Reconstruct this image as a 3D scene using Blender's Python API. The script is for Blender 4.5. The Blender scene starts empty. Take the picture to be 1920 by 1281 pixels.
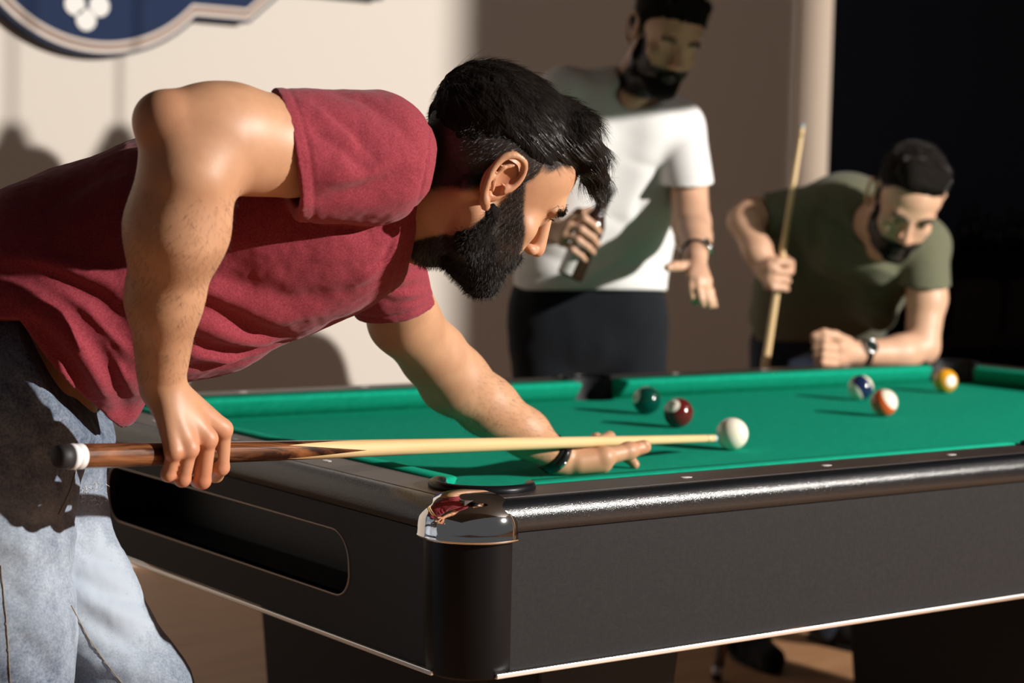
import bpy, bmesh, math, random, os
import numpy as np
from mathutils import Vector, Matrix
from mathutils.geometry import tessellate_polygon

DEV = os.environ.get('PARTS', '')
random.seed(7)
rng = np.random.default_rng(7)
BED = 0.78                                   # height of the playing cloth above the floor
FPX = 3651.0                                 # focal length in pixels of the 1920 px wide frame

# ------------------------------------------------------------------ camera
def cam_basis(yaw, pit, roll):
    fw = np.array([math.cos(yaw)*math.cos(pit), math.sin(yaw)*math.cos(pit), -math.sin(pit)])
    rt = np.array([math.sin(yaw), -math.cos(yaw), 0.0]); up = np.cross(rt, fw)
    c, s = math.cos(roll), math.sin(roll)
    return rt*c+up*s, fw, up*c-rt*s
RT, FW, UP = cam_basis(.9349, .0713, .0242)
CAM = np.array([-1.549, -2.147, BED+.4245])
cam = bpy.data.cameras.new('camera'); camo = bpy.data.objects.new('camera', cam)
bpy.context.scene.collection.objects.link(camo)
M = Matrix(((RT[0], UP[0], -FW[0], CAM[0]), (RT[1], UP[1], -FW[1], CAM[1]), (RT[2], UP[2], -FW[2], CAM[2]), (0, 0, 0, 1)))
camo.matrix_world = M
cam.sensor_width = 36.0; cam.lens = FPX/1920*36
cam.clip_start = .05; cam.clip_end = 60
cam.dof.use_dof = True; cam.dof.focus_distance = 2.52; cam.dof.aperture_fstop = 4.0
SC = bpy.context.scene; SC.camera = camo
FR = np.array([RT, FW, UP])                   # rows: right, forward, up

def V(px, py, d):
    """a point at depth d (m) in the viewing frame (right, forward, up)"""
    return np.array([(px-960)/FPX*d, d, (640.5-py)/FPX*d])
def to_world(P): return np.asarray(P) @ FR + CAM
def W(px, py, d): return to_world(V(px, py, d))
def on_plane(px, py, axis, val):
    r = FW+RT*(px-960)/FPX-UP*(py-640.5)/FPX
    t = (val-CAM[axis])/r[axis]
    return CAM+r*t

# ------------------------------------------------------------------ world, lamp, exposure
wd = bpy.data.worlds.new('world'); SC.world = wd; wd.use_nodes = True
bg = wd.node_tree.nodes['Background']; bg.inputs[0].default_value = (.95, .95, 1.0, 1); bg.inputs[1].default_value = .085
SC.view_settings.view_transform = 'Standard'; SC.view_settings.look = 'None'
SC.view_settings.exposure = 0.0; SC.view_settings.gamma = 1.0; SC.view_settings.use_curve_mapping = False
lamp = bpy.data.lights.new('studio_lamp', 'SPOT'); lamp.energy = 2800; lamp.color = (1.0, .94, .87)
lamp.shadow_soft_size = .045; lamp.spot_size = math.radians(75); lamp.spot_blend = .1
lampo = bpy.data.objects.new('studio_lamp', lamp); SC.collection.objects.link(lampo)
LP = Vector((3.40, -4.5, BED+2.10)); lampo.location = LP
lampo.rotation_euler = (Vector((.9, 1.0, BED+.2))-LP).to_track_quat('-Z', 'Y').to_euler()
fill = bpy.data.lights.new('wall_fill', 'AREA'); fill.energy = 17; fill.specular_factor = .25; fill.color = (1.0, .90, .84); fill.shape = 'RECTANGLE'; fill.size = 1.6; fill.size_y = .8  # unseen fill, added to lift the shaded part of the back wall
fillo = bpy.data.objects.new('wall_fill', fill); SC.collection.objects.link(fillo); fillo.location = (3.2, -1.2, BED+2.15)
fillo.rotation_euler = (Vector((1.9, 3.6, BED+.8))-fillo.location).to_track_quat('-Z', 'Y').to_euler()
SC.cycles.max_bounces = 6; SC.cycles.diffuse_bounces = 3
SC.cycles.caustics_reflective = False; SC.cycles.caustics_refractive = False
SC.cycles.use_denoising = True; SC.cycles.sample_clamp_indirect = 3

# ------------------------------------------------------------------ materials
MATS = {}
def mat(name, col, rough=.5, metal=0.0, **k):
    m = bpy.data.materials.new(name); m.use_nodes = True; MATS[name] = m
    nt = m.node_tree; b = nt.nodes['Principled BSDF']
    b.inputs['Base Color'].default_value = (*col, 1); b.inputs['Roughness'].default_value = rough
    b.inputs['Metallic'].default_value = metal
    if 'sss' in k:
        b.inputs['Subsurface Weight'].default_value = k['sss']; b.inputs['Subsurface Radius'].default_value = (1, .35, .18)
        b.inputs['Subsurface Scale'].default_value = k.get('sscale', .008)
    if 'spec' in k: b.inputs['Specular IOR Level'].default_value = k['spec']
    if 'coat' in k: b.inputs['Coat Weight'].default_value = k['coat']; b.inputs['Coat Roughness'].default_value = .05
    if 'sheen' in k:
        b.inputs['Sheen Weight'].default_value = k['sheen']; b.inputs['Sheen Roughness'].default_value = .5
        b.inputs['Sheen Tint'].default_value = (*k.get('stint', (1, 1, 1)), 1)
    if 'trans' in k: b.inputs['Transmission Weight'].default_value = k['trans']; b.inputs['IOR'].default_value = 1.45
    return m
def N(m, t): return m.node_tree.nodes.new(t)
def LK(m, a, b): m.node_tree.links.new(a, b)
def noise_mix(m, c1, c2, scale, detail=4, stretch=(1, 1, 1), lo=.3, hi=.7, rough=.6, coord='Object'):
    """base colour varying between two colours"""
    tc = N(m, 'ShaderNodeTexCoord'); mp = N(m, 'ShaderNodeMapping'); mp.inputs['Scale'].default_value = stretch
    nz = N(m, 'ShaderNodeTexNoise'); nz.inputs['Scale'].default_value = scale; nz.inputs['Detail'].default_value = detail
    nz.inputs['Roughness'].default_value = rough
    cr = N(m, 'ShaderNodeValToRGB'); cr.color_ramp.elements[0].position = lo; cr.color_ramp.elements[1].position = hi
    cr.color_ramp.elements[0].color = (*c1, 1); cr.color_ramp.elements[1].color = (*c2, 1)
    LK(m, tc.outputs[coord], mp.inputs[0]); LK(m, mp.outputs[0], nz.inputs['Vector']); LK(m, nz.outputs['Fac'], cr.inputs[0])
    LK(m, cr.outputs[0], m.node_tree.nodes['Principled BSDF'].inputs['Base Color'])
    return mp, nz, cr
def bump(m, scale, strength, dist=.001, detail=3, stretch=(1, 1, 1), coord='Object'):
    tc = N(m, 'ShaderNodeTexCoord'); mp = N(m, 'ShaderNodeMapping'); mp.inputs['Scale'].default_value = stretch
    nz = N(m, 'ShaderNodeTexNoise'); nz.inputs['Scale'].default_value = scale; nz.inputs['Detail'].default_value = detail
    bp = N(m, 'ShaderNodeBump'); bp.inputs['Strength'].default_value = strength; bp.inputs['Distance'].default_value = dist
    LK(m, tc.outputs[coord], mp.inputs[0]); LK(m, mp.outputs[0], nz.inputs['Vector']); LK(m, nz.outputs['Fac'], bp.inputs['Height'])
    LK(m, bp.outputs[0], m.node_tree.nodes['Principled BSDF'].inputs['Normal'])
    return bp

mat('wall_paint', (.80, .73, .655), .9); bump(MATS['wall_paint'], 60, .15)
mat('pillar_paint', (.62, .50, .40), .85); bump(MATS['pillar_paint'], 60, .15)
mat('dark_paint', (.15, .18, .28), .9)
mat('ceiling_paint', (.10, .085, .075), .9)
m = mat('floor_laminate', (.20, .11, .06), .6); noise_mix(m, (.34, .17, .08), (.47, .25, .12), 3, 6, (1, 6, 1))
m = mat('felt', (.0, .30, .17), .95, spec=.04); noise_mix(m, (.004, .262, .160), (.008, .325, .202), 60, 5); bump(m, 900, .25, .0006)
m = mat('rail_top', (.045, .03, .028), .42); noise_mix(m, (.035, .024, .022), (.05, .034, .03), 30, 4, (1, 1, 1))
bump(m, 500, .08, .0004)
m = mat('rail_vinyl', (.005, .006, .008), .22, spec=.5); bump(m, 850, .62, .0006, 1); m.node_tree.nodes['Principled BSDF'].inputs['IOR'].default_value = 1.65
m = mat('cabinet_vinyl', (.022, .020, .022), .6, spec=.3); noise_mix(m, (.0055, .0055, .007), (.0105, .0095, .0105), 160, 5, lo=.35, hi=.65); bump(m, 420, .25, .0006)
mat('black_plastic', (.006, .0065, .008), .34, spec=.15)
mat('pocket_black', (.006, .006, .008), .5)
mat('chrome', (.80, .78, .76), .06, 1.0)
mat('trim_metal', (.85, .84, .82), .32, 1.0)
mat('edge_metal', (.26, .20, .17), .42, 1.0); mat('diamond_inlay', (.75, .70, .68), .3)
mat('cream_ball', (.86, .80, .66), .12, coat=.6, sss=.15)
for n, c in (('maroon', (.10, .008, .008)), ('green', (.0, .045, .03)), ('blue', (.012, .02, .07)), ('orange', (.75, .11, .02)), ('yellow', (.80, .36, .02))):
    mat(n+'_ball', c, .12, coat=.6)
mat('white_disc', (.85, .80, .68), .15); mat('numeral_black', (.01, .01, .01), .3)
m = mat('butt_wood', (.25, .10, .04), .28, coat=.4); _, nz, _ = noise_mix(m, (.022, .007, .004), (.30, .105, .034), 24, 6, (1, 1, .15), .42, .62, .6); nz.inputs['Distortion'].default_value = 1.6; MATS['butt_wood'] = m
m = mat('maple', (.66, .46, .22), .38); noise_mix(m, (.60, .40, .18), (.74, .54, .29), 30, 4, (1, 1, .08))
mat('white_plastic', (.80, .80, .80), .3); mat('rubber', (.012, .012, .013), .6); mat('chalk_tip', (.30, .48, .55), .8)
mat('sign_navy', (.012, .028, .085), .7, spec=.2); mat('sign_navy_edge', (.008, .02, .065), .6, spec=.2)
mat('sign_white', (.72, .62, .55), .5); mat('sign_brown', (.26, .15, .11), .6); mat('disc_white', (.85, .83, .80), .5)
mat('bottle_glass', (.035, .012, .006), .08, spec=.7, trans=.25); mat('bottle_glint', (.75, .72, .70), .4); mat('foil_black', (.02, .018, .018), .35)
mat('watch_black', (.012, .012, .013), .25); mat('watch_steel', (.65, .65, .65), .2, 1.0); mat('watch_face', (.012, .02, .018), .1)
mat('chair_fabric', (.05, .036, .033), .9); mat('bar_wood', (.02, .014, .012), .5); mat('dark_glass', (.01, .012, .01), .1)
mat('lampshade', (.03, .05, .04), .4)

# ------------------------------------------------------------------ mesh helpers
COL = SC.collection
def link(name, me, material, parent=None, smooth=False, loc=None):
    o = bpy.data.objects.new(name, me); COL.objects.link(o)
    ms = material if isinstance(material, (list, tuple)) else [material]
    for q in ms: me.materials.append(MATS[q])
    if parent is not None: o.parent = parent
    if smooth: me.shade_smooth()
    if loc is not None: o.location = loc
    return o
def from_bm(name, bm, material, parent=None, smooth=False, loc=None):
    me = bpy.data.meshes.new(name); bm.normal_update(); bm.to_mesh(me); bm.free()
    return link(name, me, material, parent, smooth, loc)
def from_np(name, Vt, Fq, material, parent=None, smooth=True):
    me = bpy.data.meshes.new(name); Vt = np.asarray(Vt, np.float32); Fq = np.asarray(Fq, np.int32)
    me.vertices.add(len(Vt)); me.vertices.foreach_set('co', Vt.ravel())
    n, k = Fq.shape
    me.loops.add(n*k); me.loops.foreach_set('vertex_index', Fq.ravel())
    me.polygons.add(n); me.polygons.foreach_set('loop_start', np.arange(n, dtype=np.int32)*k)
    me.update(calc_edges=True); me.validate()
    return link(name, me, material, parent, smooth)
def tag(o, label=None, cat=None, group=None, kind=None):
    if label: o['label'] = label
    if cat: o['category'] = cat
    if group: o['group'] = group
    if kind: o['kind'] = kind
    return o
def empty(name, loc=(0, 0, 0), label=None, cat=None, group=None):
    o = bpy.data.objects.new(name, None); COL.objects.link(o); o.location = loc; o.empty_display_size = .1
    return tag(o, label, cat, group)
def par(o, root):
    """parent keeping the world position (roots carry a translation only)"""
    o.parent = root; o.matrix_parent_inverse = Matrix.Translation(root.location).inverted()
    return o
def boxm(bm, a, b):
    r = bmesh.ops.create_cube(bm, size=1)
    c = [(a[i]+b[i])/2 for i in range(3)]; s = [abs(b[i]-a[i]) for i in range(3)]
    for v in r['verts']: v.co = Vector((v.co[i]*s[i]+c[i] for i in range(3)))
    return r['verts']
def bevel(bm, w, seg=2):
    bmesh.ops.bevel(bm, geom=list(bm.edges), offset=w, segments=seg, profile=.5, affect='EDGES')
def box(name, a, b, material, parent=None, bev=0.0):
    bm = bmesh.new(); boxm(bm, a, b)
    if bev: bevel(bm, bev)
    return from_bm(name, bm, material, parent)
def lathe(name, prof, material, parent=None, n=48, smooth=True, mtx=None, a0=0, a1=2*math.pi):
    """prof: list of (radius, z)"""
    full = abs(a1-a0-2*math.pi) < 1e-6; m = n if full else n+1
    Vt = []; Fq = []
    for r, z in prof:
        for i in range(m):
            a = a0+(a1-a0)*i/n; Vt.append((r*math.cos(a), r*math.sin(a), z))
    for j in range(len(prof)-1):
        for i in range(n):
            i2 = (i+1) % m; Fq.append((j*m+i, j*m+i2, (j+1)*m+i2, (j+1)*m+i))
    Vt = np.array(Vt)
    if mtx is not None:
        R = np.array(mtx.to_3x3()); Vt = Vt @ R.T + np.array(mtx.translation)
    return from_np(name, Vt, Fq, material, parent, smooth)
def prism(name, pts, z0, z1, material, parent=None, axis=2, holes=(), bev=0):
    """flat polygon (with holes) given thickness along an axis; pts are 2-D in the other two axes"""
    loops = [list(pts)]+[list(h) for h in holes]
    tri = tessellate_polygon([[Vector((p[0], p[1], 0)) for p in l] for l in loops])
    flat = [p for l in loops for p in l]; n = len(flat)
    def P(p, z): return (p[0], p[1], z) if axis == 2 else ((p[0], z, p[1]) if axis == 1 else (z, p[0], p[1]))
    bm = bmesh.new(); A = [bm.verts.new(P(p, z0)) for p in flat]; B = [bm.verts.new(P(p, z1)) for p in flat]
    for t in tri:
        try: bm.faces.new([A[i] for i in t]); bm.faces.new([B[i] for i in reversed(t)])
        except ValueError: pass
    s = 0
    for l in loops:
        k = len(l)
        for i in range(k): 
            j = (i+1) % k; bm.faces.new((A[s+i], A[s+j], B[s+j], B[s+i]))
        s += k
    bmesh.ops.recalc_face_normals(bm, faces=bm.faces)
    if bev:
        es = [e for e in bm.edges if len(e.link_faces) == 2 and e.calc_face_angle(0) > .9]
        bmesh.ops.bevel(bm, geom=es, offset=bev, segments=2, profile=.5, affect='EDGES')
    return from_bm(name, bm, material, parent)
def sweep(name, path, rad, material, parent=None, n=10, closed=False, caps=True, smooth=True):
    """round tube along a path of 3-D points; rad a number or one per point"""
    path = [Vector(p) for p in path]; m = len(path); Vt = []; Fq = []; up = None
    rads = rad if hasattr(rad, '__len__') else [rad]*m
    for i, p in enumerate(path):
        t = (path[(i+1) % m] if (closed or i < m-1) else p)-(path[i-1] if (closed or i > 0) else p); t.normalize()
        if up is None: up = t.orthogonal().normalized()
        up = (up-t*up.dot(t)).normalized(); s = t.cross(up)
        for k in range(n):
            a = 2*math.pi*k/n; Vt.append(tuple(p+(up*math.cos(a)+s*math.sin(a))*rads[i]))
    for i in range(m if closed else m-1):
        for k in range(n):
            j = (i+1) % m; Fq.append((i*n+k, i*n+(k+1) % n, j*n+(k+1) % n, j*n+k))
    if caps and not closed:
        for i, base in ((0, 0), (m-1, (m-1)*n)):
            c = len(Vt); Vt.append(tuple(path[i]))
            for k in range(n):
                f = (base+k, base+(k+1) % n, c, c)
                Fq.append(f)
    bm = bmesh.new(); vs = [bm.verts.new(v) for v in Vt]
    for f in Fq:
        g = []
        for i in f:
            if vs[i] not in g: g.append(vs[i])
        try: bm.faces.new(g)
        except ValueError: pass
    bmesh.ops.recalc_face_normals(bm, faces=bm.faces)
    return from_bm(name, bm, material, parent, smooth)

# ------------------------------------------------------------------ the room
WV = 3.60
def S(o): return tag(o, kind='structure')
S(box('floor', (-5, -6, -.05), (12, 7.5, 0), 'floor_laminate'))
S(box('ceiling', (-5, -3.2, 3.1), (12, 7.5, 3.15), 'ceiling_paint'))
S(box('wall_back', (-5, WV, 0), (4.09, WV+.15, 3.1), 'wall_paint'))
S(box('trim_1', (4.09, WV-.02, 0), (4.275, WV+.17, 3.1), 'pillar_paint'))
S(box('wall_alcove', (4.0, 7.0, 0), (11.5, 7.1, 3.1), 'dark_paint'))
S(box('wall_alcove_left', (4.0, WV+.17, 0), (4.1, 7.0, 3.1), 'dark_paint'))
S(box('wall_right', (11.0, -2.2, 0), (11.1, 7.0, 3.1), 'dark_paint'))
S(box('wall_blocker_pier', (3.11, -2.10, 0), (3.625, -1.95, 3.1), 'wall_paint'))  # unseen, added to cut the lamp beam across the right of the back wall
S(box('wall_blocker', (3.73, -2.15, 0), (11.1, -1.95, 3.1), 'wall_paint'))  # unseen, added to keep the lamp's light out of the bar room

# ------------------------------------------------------------------ wall sign
def wp(px, py): 
    p = on_plane(px, py, 1, WV-.06); return (p[0], p[2])
def offset_loop(pts, d):
    n = len(pts); out = []
    for i in range(n):
        a, b, c = Vector(pts[i-1]), Vector(pts[i]), Vector(pts[(i+1) % n])
        t1 = (b-a).normalized(); t2 = (c-b).normalized(); n1 = Vector((-t1.y, t1.x)); n2 = Vector((-t2.y, t2.x))
        nn = (n1+n2); nn.normalize(); k = d/max(.35, nn.dot(n1)); out.append(tuple(b+nn*k))
    return out
def make_sign():
    cx, cz = wp(185, -182); r = abs(cz-wp(190, 106)[1])
    x0, z0 = wp(352, 34); x1, z1 = wp(466, 46); x2, z2 = wp(535, -14); x3, z3 = wp(660, -8)
    z1 = z0; z3 = z2 = (z2+z3)/2
    pts = []
    a_start = math.asin((z0-cz)/r); 
    # lower right quarter, then mirrored for the rest of the emblem
    arc = [(cx+r*math.cos(a), cz+r*math.sin(a)) for a in np.linspace(-math.pi/2, a_start, 26)]
    q = arc+[(x1, z1), (x2, z2), (x3+.12, z3), (x3+.20, cz)]
    right = q; mir = [(x, 2*cz-z) for x, z in reversed(q[:-1])]
    R = right+mir
    L = [(2*cx-x, z) for x, z in reversed(R[1:-1])]
    outer = R+L                                   # counter-clockwise
    root = empty('wall_sign', (cx, WV, cz), 'navy blue shaped wall sign with white and brown outline stripes and three white discs', 'wall sign')
    for nm, d, y0, y1, mt in (('backing', 0.0, WV-.002, WV-.065, 'sign_navy_edge'), ('outer_stripe', .010, WV-.03, WV-.070, 'sign_white'),
                              ('brown_stripe', .022, WV-.03, WV-.073, 'sign_brown'), ('inner_stripe', .036, WV-.03, WV-.076, 'sign_white'),
                              ('face_panel', .045, WV-.03, WV-.079, 'sign_navy')):
        par(prism(nm, offset_loop(outer, d), y1, y0, mt, axis=1, bev=0), root)
    for px, py in ((134, 9), (180, 12), (155, 38)):
        c = wp(px, py); par(prism('white_disc', [(c[0]+.0335*math.cos(a), c[1]+.0335*math.sin(a)) for a in np.linspace(0, 2*math.pi, 33)[:-1]], WV-.086, WV-.05, 'disc_white', axis=1), root)
make_sign()

# ------------------------------------------------------------------ pool table
TL, TW = 2.235, 1.1176
table = empty('pool_table', (TL/2, TW/2, 0), 'black pool table with green cloth, chrome corner caps and pedestal legs', 'pool table')
def tb(o): return par(o, table)
CR, CO = .060, -.032                          # corner pocket radius and centre offset
SR, SO = .055, -.055
def arc_pts(c, r, a0, a1, n=14): return [(c[0]+r*math.cos(a), c[1]+r*math.sin(a)) for a in np.linspace(a0, a1, n)]
def outline(o, outward):
    """rectangle o outside the nose line, with the pockets cut out of it (inward) or added to it (outward)"""
    pts = []
    corners = [((CO, CO), math.pi), ((TL-CO, CO), 1.5*math.pi), ((TL-CO, TW-CO), 0.0), ((CO, TW-CO), .5*math.pi)]
    h = math.asin((o+CO)/CR)                  # angle where the circle meets the rectangle edge
    for k, (c, st) in enumerate(corners):
        if outward: a0 = st-math.pi/2+(-0)+(math.pi/2-h)-math.pi/2; 
        # entry point lies on the previous side, exit on the next side (counter-clockwise)
        ent = st+0.0; 
        e_ang = {0: (math.pi/2+h*1.0, 0), 1: None}.get(0)
        s0 = st-math.pi/2                      # local frame: corner (0) has outward direction 225 deg
        out_dir = st+math.pi/4
        spread = math.pi-(math.pi/4-h)-0 if False else None
        half = math.pi/4+math.pi/2-h           # from outward diagonal to the intersection with the edge
        if outward: pts += arc_pts(c, CR, out_dir-half, out_dir+half, 18)
        else: pts += list(arc_pts(c, CR, out_dir-half, out_dir-2*math.pi+half, 10))
        if k in (0, 2):                        # side pocket on the long side after this corner
            cy = SO if k == 0 else TW-SO; cc = (TL/2, cy); hh = math.asin((o+SO)/SR) if abs(o+SO) < SR else 0
            od = 1.5*math.pi if k == 0 else .5*math.pi; ha = math.pi/2-hh
            if outward: pts += arc_pts(cc, SR, od-ha, od+ha, 14)
            else: pts += arc_pts(cc, SR, od-ha, od-2*math.pi+ha, 8)
    return pts
tb(prism('playing_cloth', outline(.045, False), BED-.02, BED, 'felt'))
RO = .127
rt_out = [(-RO, -RO), (TL+RO, -RO), (TL+RO, TW+RO), (-RO, TW+RO)]
tb(prism('rail_top', rt_out, BED+.012, BED+.042, 'rail_top', holes=[list(reversed(outline(.050, True)))]))
# rounded outer rails
prof = [(.120, .0400), (.126, .0414)]+[(.128+.0245*math.sin(t), .018+.0234*math.cos(t)) for t in np.linspace(.05, math.pi/2, 16)]+[(.1525, .010), (.150, 0.0), (.143, -.003), (.120, -.003)]
def rail(name, axis, side):
    a0, a1 = (-.085, (TL if axis == 0 else TW)+.085); Vt = []; n = len(prof)
    for a in (a0, a1):
        for o, z in prof:
            q = (-o if side == 0 else (TW if axis == 0 else TL)+o)
            Vt.append((a, q, BED+z) if axis == 0 else (q, a, BED+z))
    bm = bmesh.new(); vs = [bm.verts.new(v) for v in Vt]
    for i in range(n-1): bm.faces.new((vs[i], vs[i+1], vs[n+i+1], vs[n+i]))
    bmesh.ops.recalc_face_normals(bm, faces=bm.faces)
    o = from_bm(name, bm, 'rail_vinyl', None, True); tb(o); return o
for ax in (0, 1):
    for sd in (0, 1): rail('side_rail', ax, sd)
# cushions
cp = [(.0, .036), (.001, .0395), (.006, .0415), (.020, .0425), (.051, .0435), (.051, .0), (.030, .0), (.012, .020), (.002, .032)]
def cushion(axis, side, a0, a1, c0, c1):
    Vt = []; n = len(cp); 
    for a, c, s in ((a0, c0, -1), (a1, c1, 1)):
        for o, z in cp:
            x = a+s*(o*c); q = (-o if side == 0 else (TW if axis == 0 else TL)+o)
            Vt.append((x, q, BED+z) if axis == 0 else (q, x, BED+z))
    bm = bmesh.new(); vs = [bm.verts.new(v) for v in Vt]
    for i in range(n): bm.faces.new((vs[i], vs[(i+1) % n], vs[n+(i+1) % n], vs[n+i]))
    bm.faces.new(vs[:n]); bm.faces.new(vs[n:]); bmesh.ops.recalc_face_normals(bm, faces=bm.faces)
    es = [e for e in bm.edges if len(e.link_faces) == 2 and e.calc_face_angle(0) > .9 and abs(e.verts[0].co[axis]-e.verts[1].co[axis]) < .03]
    bmesh.ops.bevel(bm, geom=es, offset=.006, segments=3, profile=.5, affect='EDGES')
    tb(from_bm('cushion', bm, 'felt', None, True))
for sd in (0, 1):
    cushion(0, sd, .070, TL/2-.064, .7, .18); cushion(0, sd, TL/2+.064, TL-.070, .18, .7); cushion(1, sd, .070, TW-.070, .7, .7)
# pocket liners and rims
def pocket(c, r, mid, half):
    arc = arc_pts(c, r-.002, mid-half, mid+half, 26)
    bm = bmesh.new(); A = [bm.verts.new((x, y, BED+.040)) for x, y in arc]; B = [bm.verts.new((x, y, BED-.13)) for x, y in arc]
    C2 = [bm.verts.new((c[0]+(x-c[0])*1.04, c[1]+(y-c[1])*1.04, BED+.040)) for x, y in arc]; D2 = [bm.verts.new((c[0]+(x-c[0])*1.04, c[1]+(y-c[1])*1.04, BED-.13)) for x, y in arc]
    for i in range(len(arc)-1):
        bm.faces.new((A[i], A[i+1], B[i+1], B[i])); bm.faces.new((C2[i+1], C2[i], D2[i], D2[i+1])); bm.faces.new((A[i+1], A[i], C2[i], C2[i+1]))
    bm.faces.new(B[::-1])
    o = from_bm('pocket_liner', bm, 'pocket_black'); tb(o)
    ar2 = arc_pts(c, r+.006, mid-half, mid+half, 24)
    path = [(x, y, BED+.0445) for x, y in ar2]; rr = [.0045+.0035*math.sin(math.pi*i/(len(path)-1))**.3 for i in range(len(path))]
    tb(sweep('pocket_rim', path, rr, 'black_plastic', None, 10))
hh = math.asin((.05+CO)/CR)
for (c, a) in (((CO, CO), 1.25), ((TL-CO, CO), 1.75), ((TL-CO, TW-CO), .25), ((CO, TW-CO), .75)):
    pocket(c, CR, a*math.pi, math.pi*.75-hh)
pocket((TL/2, SO), SR, 1.5*math.pi, math.pi/2); pocket((TL/2, TW-SO), SR, .5*math.pi, math.pi/2)
# rail sights
def sight(u, v, long_u):
    a, b = (.0085, .0045) if long_u else (.0085, .0045)
    if not long_u: a, b = .0045, .0085
    tb(prism('rail_sight', [(u-a, v-b*.6), (u-a*.6, v-b), (u+a*.6, v-b), (u+a, v-b*.6), (u+a, v+b*.6), (u+a*.6, v+b), (u-a*.6, v+b), (u-a, v+b*.6)], BED+.040, BED+.0426, 'diamond_inlay'))
for k in (1, 2, 3, 5, 6, 7):
    for v in (-.094, TW+.094): sight(k*.2794, v, True)
for k in (1, 2, 3):
    for u in (-.088, TL+.088): sight(u, k*.2794, False)
# cabinet: outer faces lean in a little towards the bottom
CT, CB, CH = .148, .136, -.186
def apron(axis, side, hole=None):
    e0, e1 = (-.085, (TL if axis == 0 else TW)+.085)
    rect = [(e0, CH), (e1, CH), (e1, -.002), (e0, -.002)]
    holes = []
    if hole:
        a0, a1, z0, z1, r = hole; pts = []
        for cx, cz, s in ((a1-r, z0+r, -.5), (a1-r, z1-r, 0), (a0+r, z1-r, .5), (a0+r, z0+r, 1)):
            pts += arc_pts((cx, cz), r, s*math.pi, (s+.5)*math.pi, 9)
        holes = [pts]
    o = prism('apron_panel', rect, 0, .02, 'cabinet_vinyl', axis=1, holes=[list(reversed(h)) for h in holes])
    for vtx in o.data.vertices:
        x, y, z = vtx.co; off = CT+(CB-CT)*(z/CH)-y
        q = -off if side == 0 else (TW if axis == 0 else TL)+off
        vtx.co = (x, q, BED+z) if axis == 0 else (q, x, BED+z)
    bm = bmesh.new(); bm.from_mesh(o.data); bmesh.ops.recalc_face_normals(bm, faces=bm.faces); bm.to_mesh(o.data); bm.free()
    tb(o)
    if hole:
        rim = [(-(CT+(CB-CT)*(z/CH))+.0005, x, BED+z) for x, z in holes[0]]
        if side == 1: rim = [(TL-p[0], p[1], p[2]) for p in rim]
        tb(sweep('recess_edge', rim, .0018, 'edge_metal', None, 6, closed=True))
        a0, a1, z0, z1, r = hole; s = 1 if side == 0 else -1; b0 = -.13 if side == 0 else TL+.13
        bm = bmesh.new(); n = len(holes[0]); A = [bm.verts.new((b0, x, BED+z)) for x, z in holes[0]]; B = [bm.verts.new((b0+s*.09, x, BED+z)) for x, z in holes[0]]
        for i in range(n): bm.faces.new((A[i], A[(i+1) % n], B[(i+1) % n], B[i]))
        bm.faces.new(B); tb(from_bm('ball_return_tray', bm, 'pocket_black'))
apron(0, 0); apron(0, 1); apron(1, 0, (.125, .905, -.130, -.036, .040)); apron(1, 1)
tb(box('cabinet_floor', (-.112, -.112, BED-.180), (TL+.112, TW+.112, BED-.170), 'pocket_black'))
# bright strips along the bottom edge
sd_ = CB+.004
for a, b in (((-.078, -sd_), (TL+.078, -sd_)), ((-.078, TW+sd_), (TL+.078, TW+sd_)), ((-sd_, -.078), (-sd_, TW+.078)), ((TL+sd_, -.078), (TL+sd_, TW+.078))):
    x0, x1 = min(a[0], b[0])-.003, max(a[0], b[0])+.003; y0, y1 = min(a[1], b[1])-.003, max(a[1], b[1])+.003
    tb(box('trim_strip', (x0, y0, BED+CH-.007), (x1, y1, BED+CH), 'trim_metal', bev=.0015))
# corner posts and chrome caps
for k, (cx, cy) in enumerate(((-.085, -.085), (TL+.085, -.085), (TL+.085, TW+.085), (-.085, TW+.085))):
    ctr = Matrix.Translation((cx, cy, BED))
    dx, dy = (.010 if cx < 0 else -.010), (.010 if cy < 0 else -.010)
    Vt = []; Fq = []; n = 40
    for z, r, s in ((-.004, .066, 0), (-.19, .064, 1), (-.195, .060, 1), (-.195, 0.0, 1)):
        for i in range(n): a = 2*math.pi*i/n; Vt.append((cx+dx*s+r*math.cos(a), cy+dy*s+r*math.sin(a), BED+z))
    for j in range(3):
        for i in range(n): Fq.append((j*n+i, j*n+(i+1) % n, (j+1)*n+(i+1) % n, (j+1)*n+i))
    tb(from_np('corner_post', Vt, Fq, 'black_plastic'))
    ad = math.pi*(1.25+.5*k)
    cprof = [(max(0, .0735*math.cos(t)**.62), -.002+.0515*math.sin(t)**.9) for t in np.linspace(math.pi/2, 0.001, 30)]+[(.0735, -.006), (.0745, -.0085), (.0735, -.012), (.066, -.012)]
    tb(lathe('corner_cap', cprof, 'chrome', None, 48, True, ctr, ad-1.12, ad+1.12))
# pedestal legs
for u0, u1 in ((.19, .48), (1.72, 2.01)):
    bm = bmesh.new(); vs = boxm(bm, (u0, .12, .04), (u1, TW-.12, BED-.175))
    for v_ in vs:
        if v_.co.z < .3: v_.co.x += (.03 if v_.co.x < (u0+u1)/2 else -.03); v_.co.y += (.05 if v_.co.y < TW/2 else -.05)
    bevel(bm, .006); tb(from_bm('pedestal', bm, 'cabinet_vinyl'))
    tb(box('foot_plate', (u0-.02, .12, 0.0), (u1+.02, TW-.12, .045), 'black_plastic', bev=.006))

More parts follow.
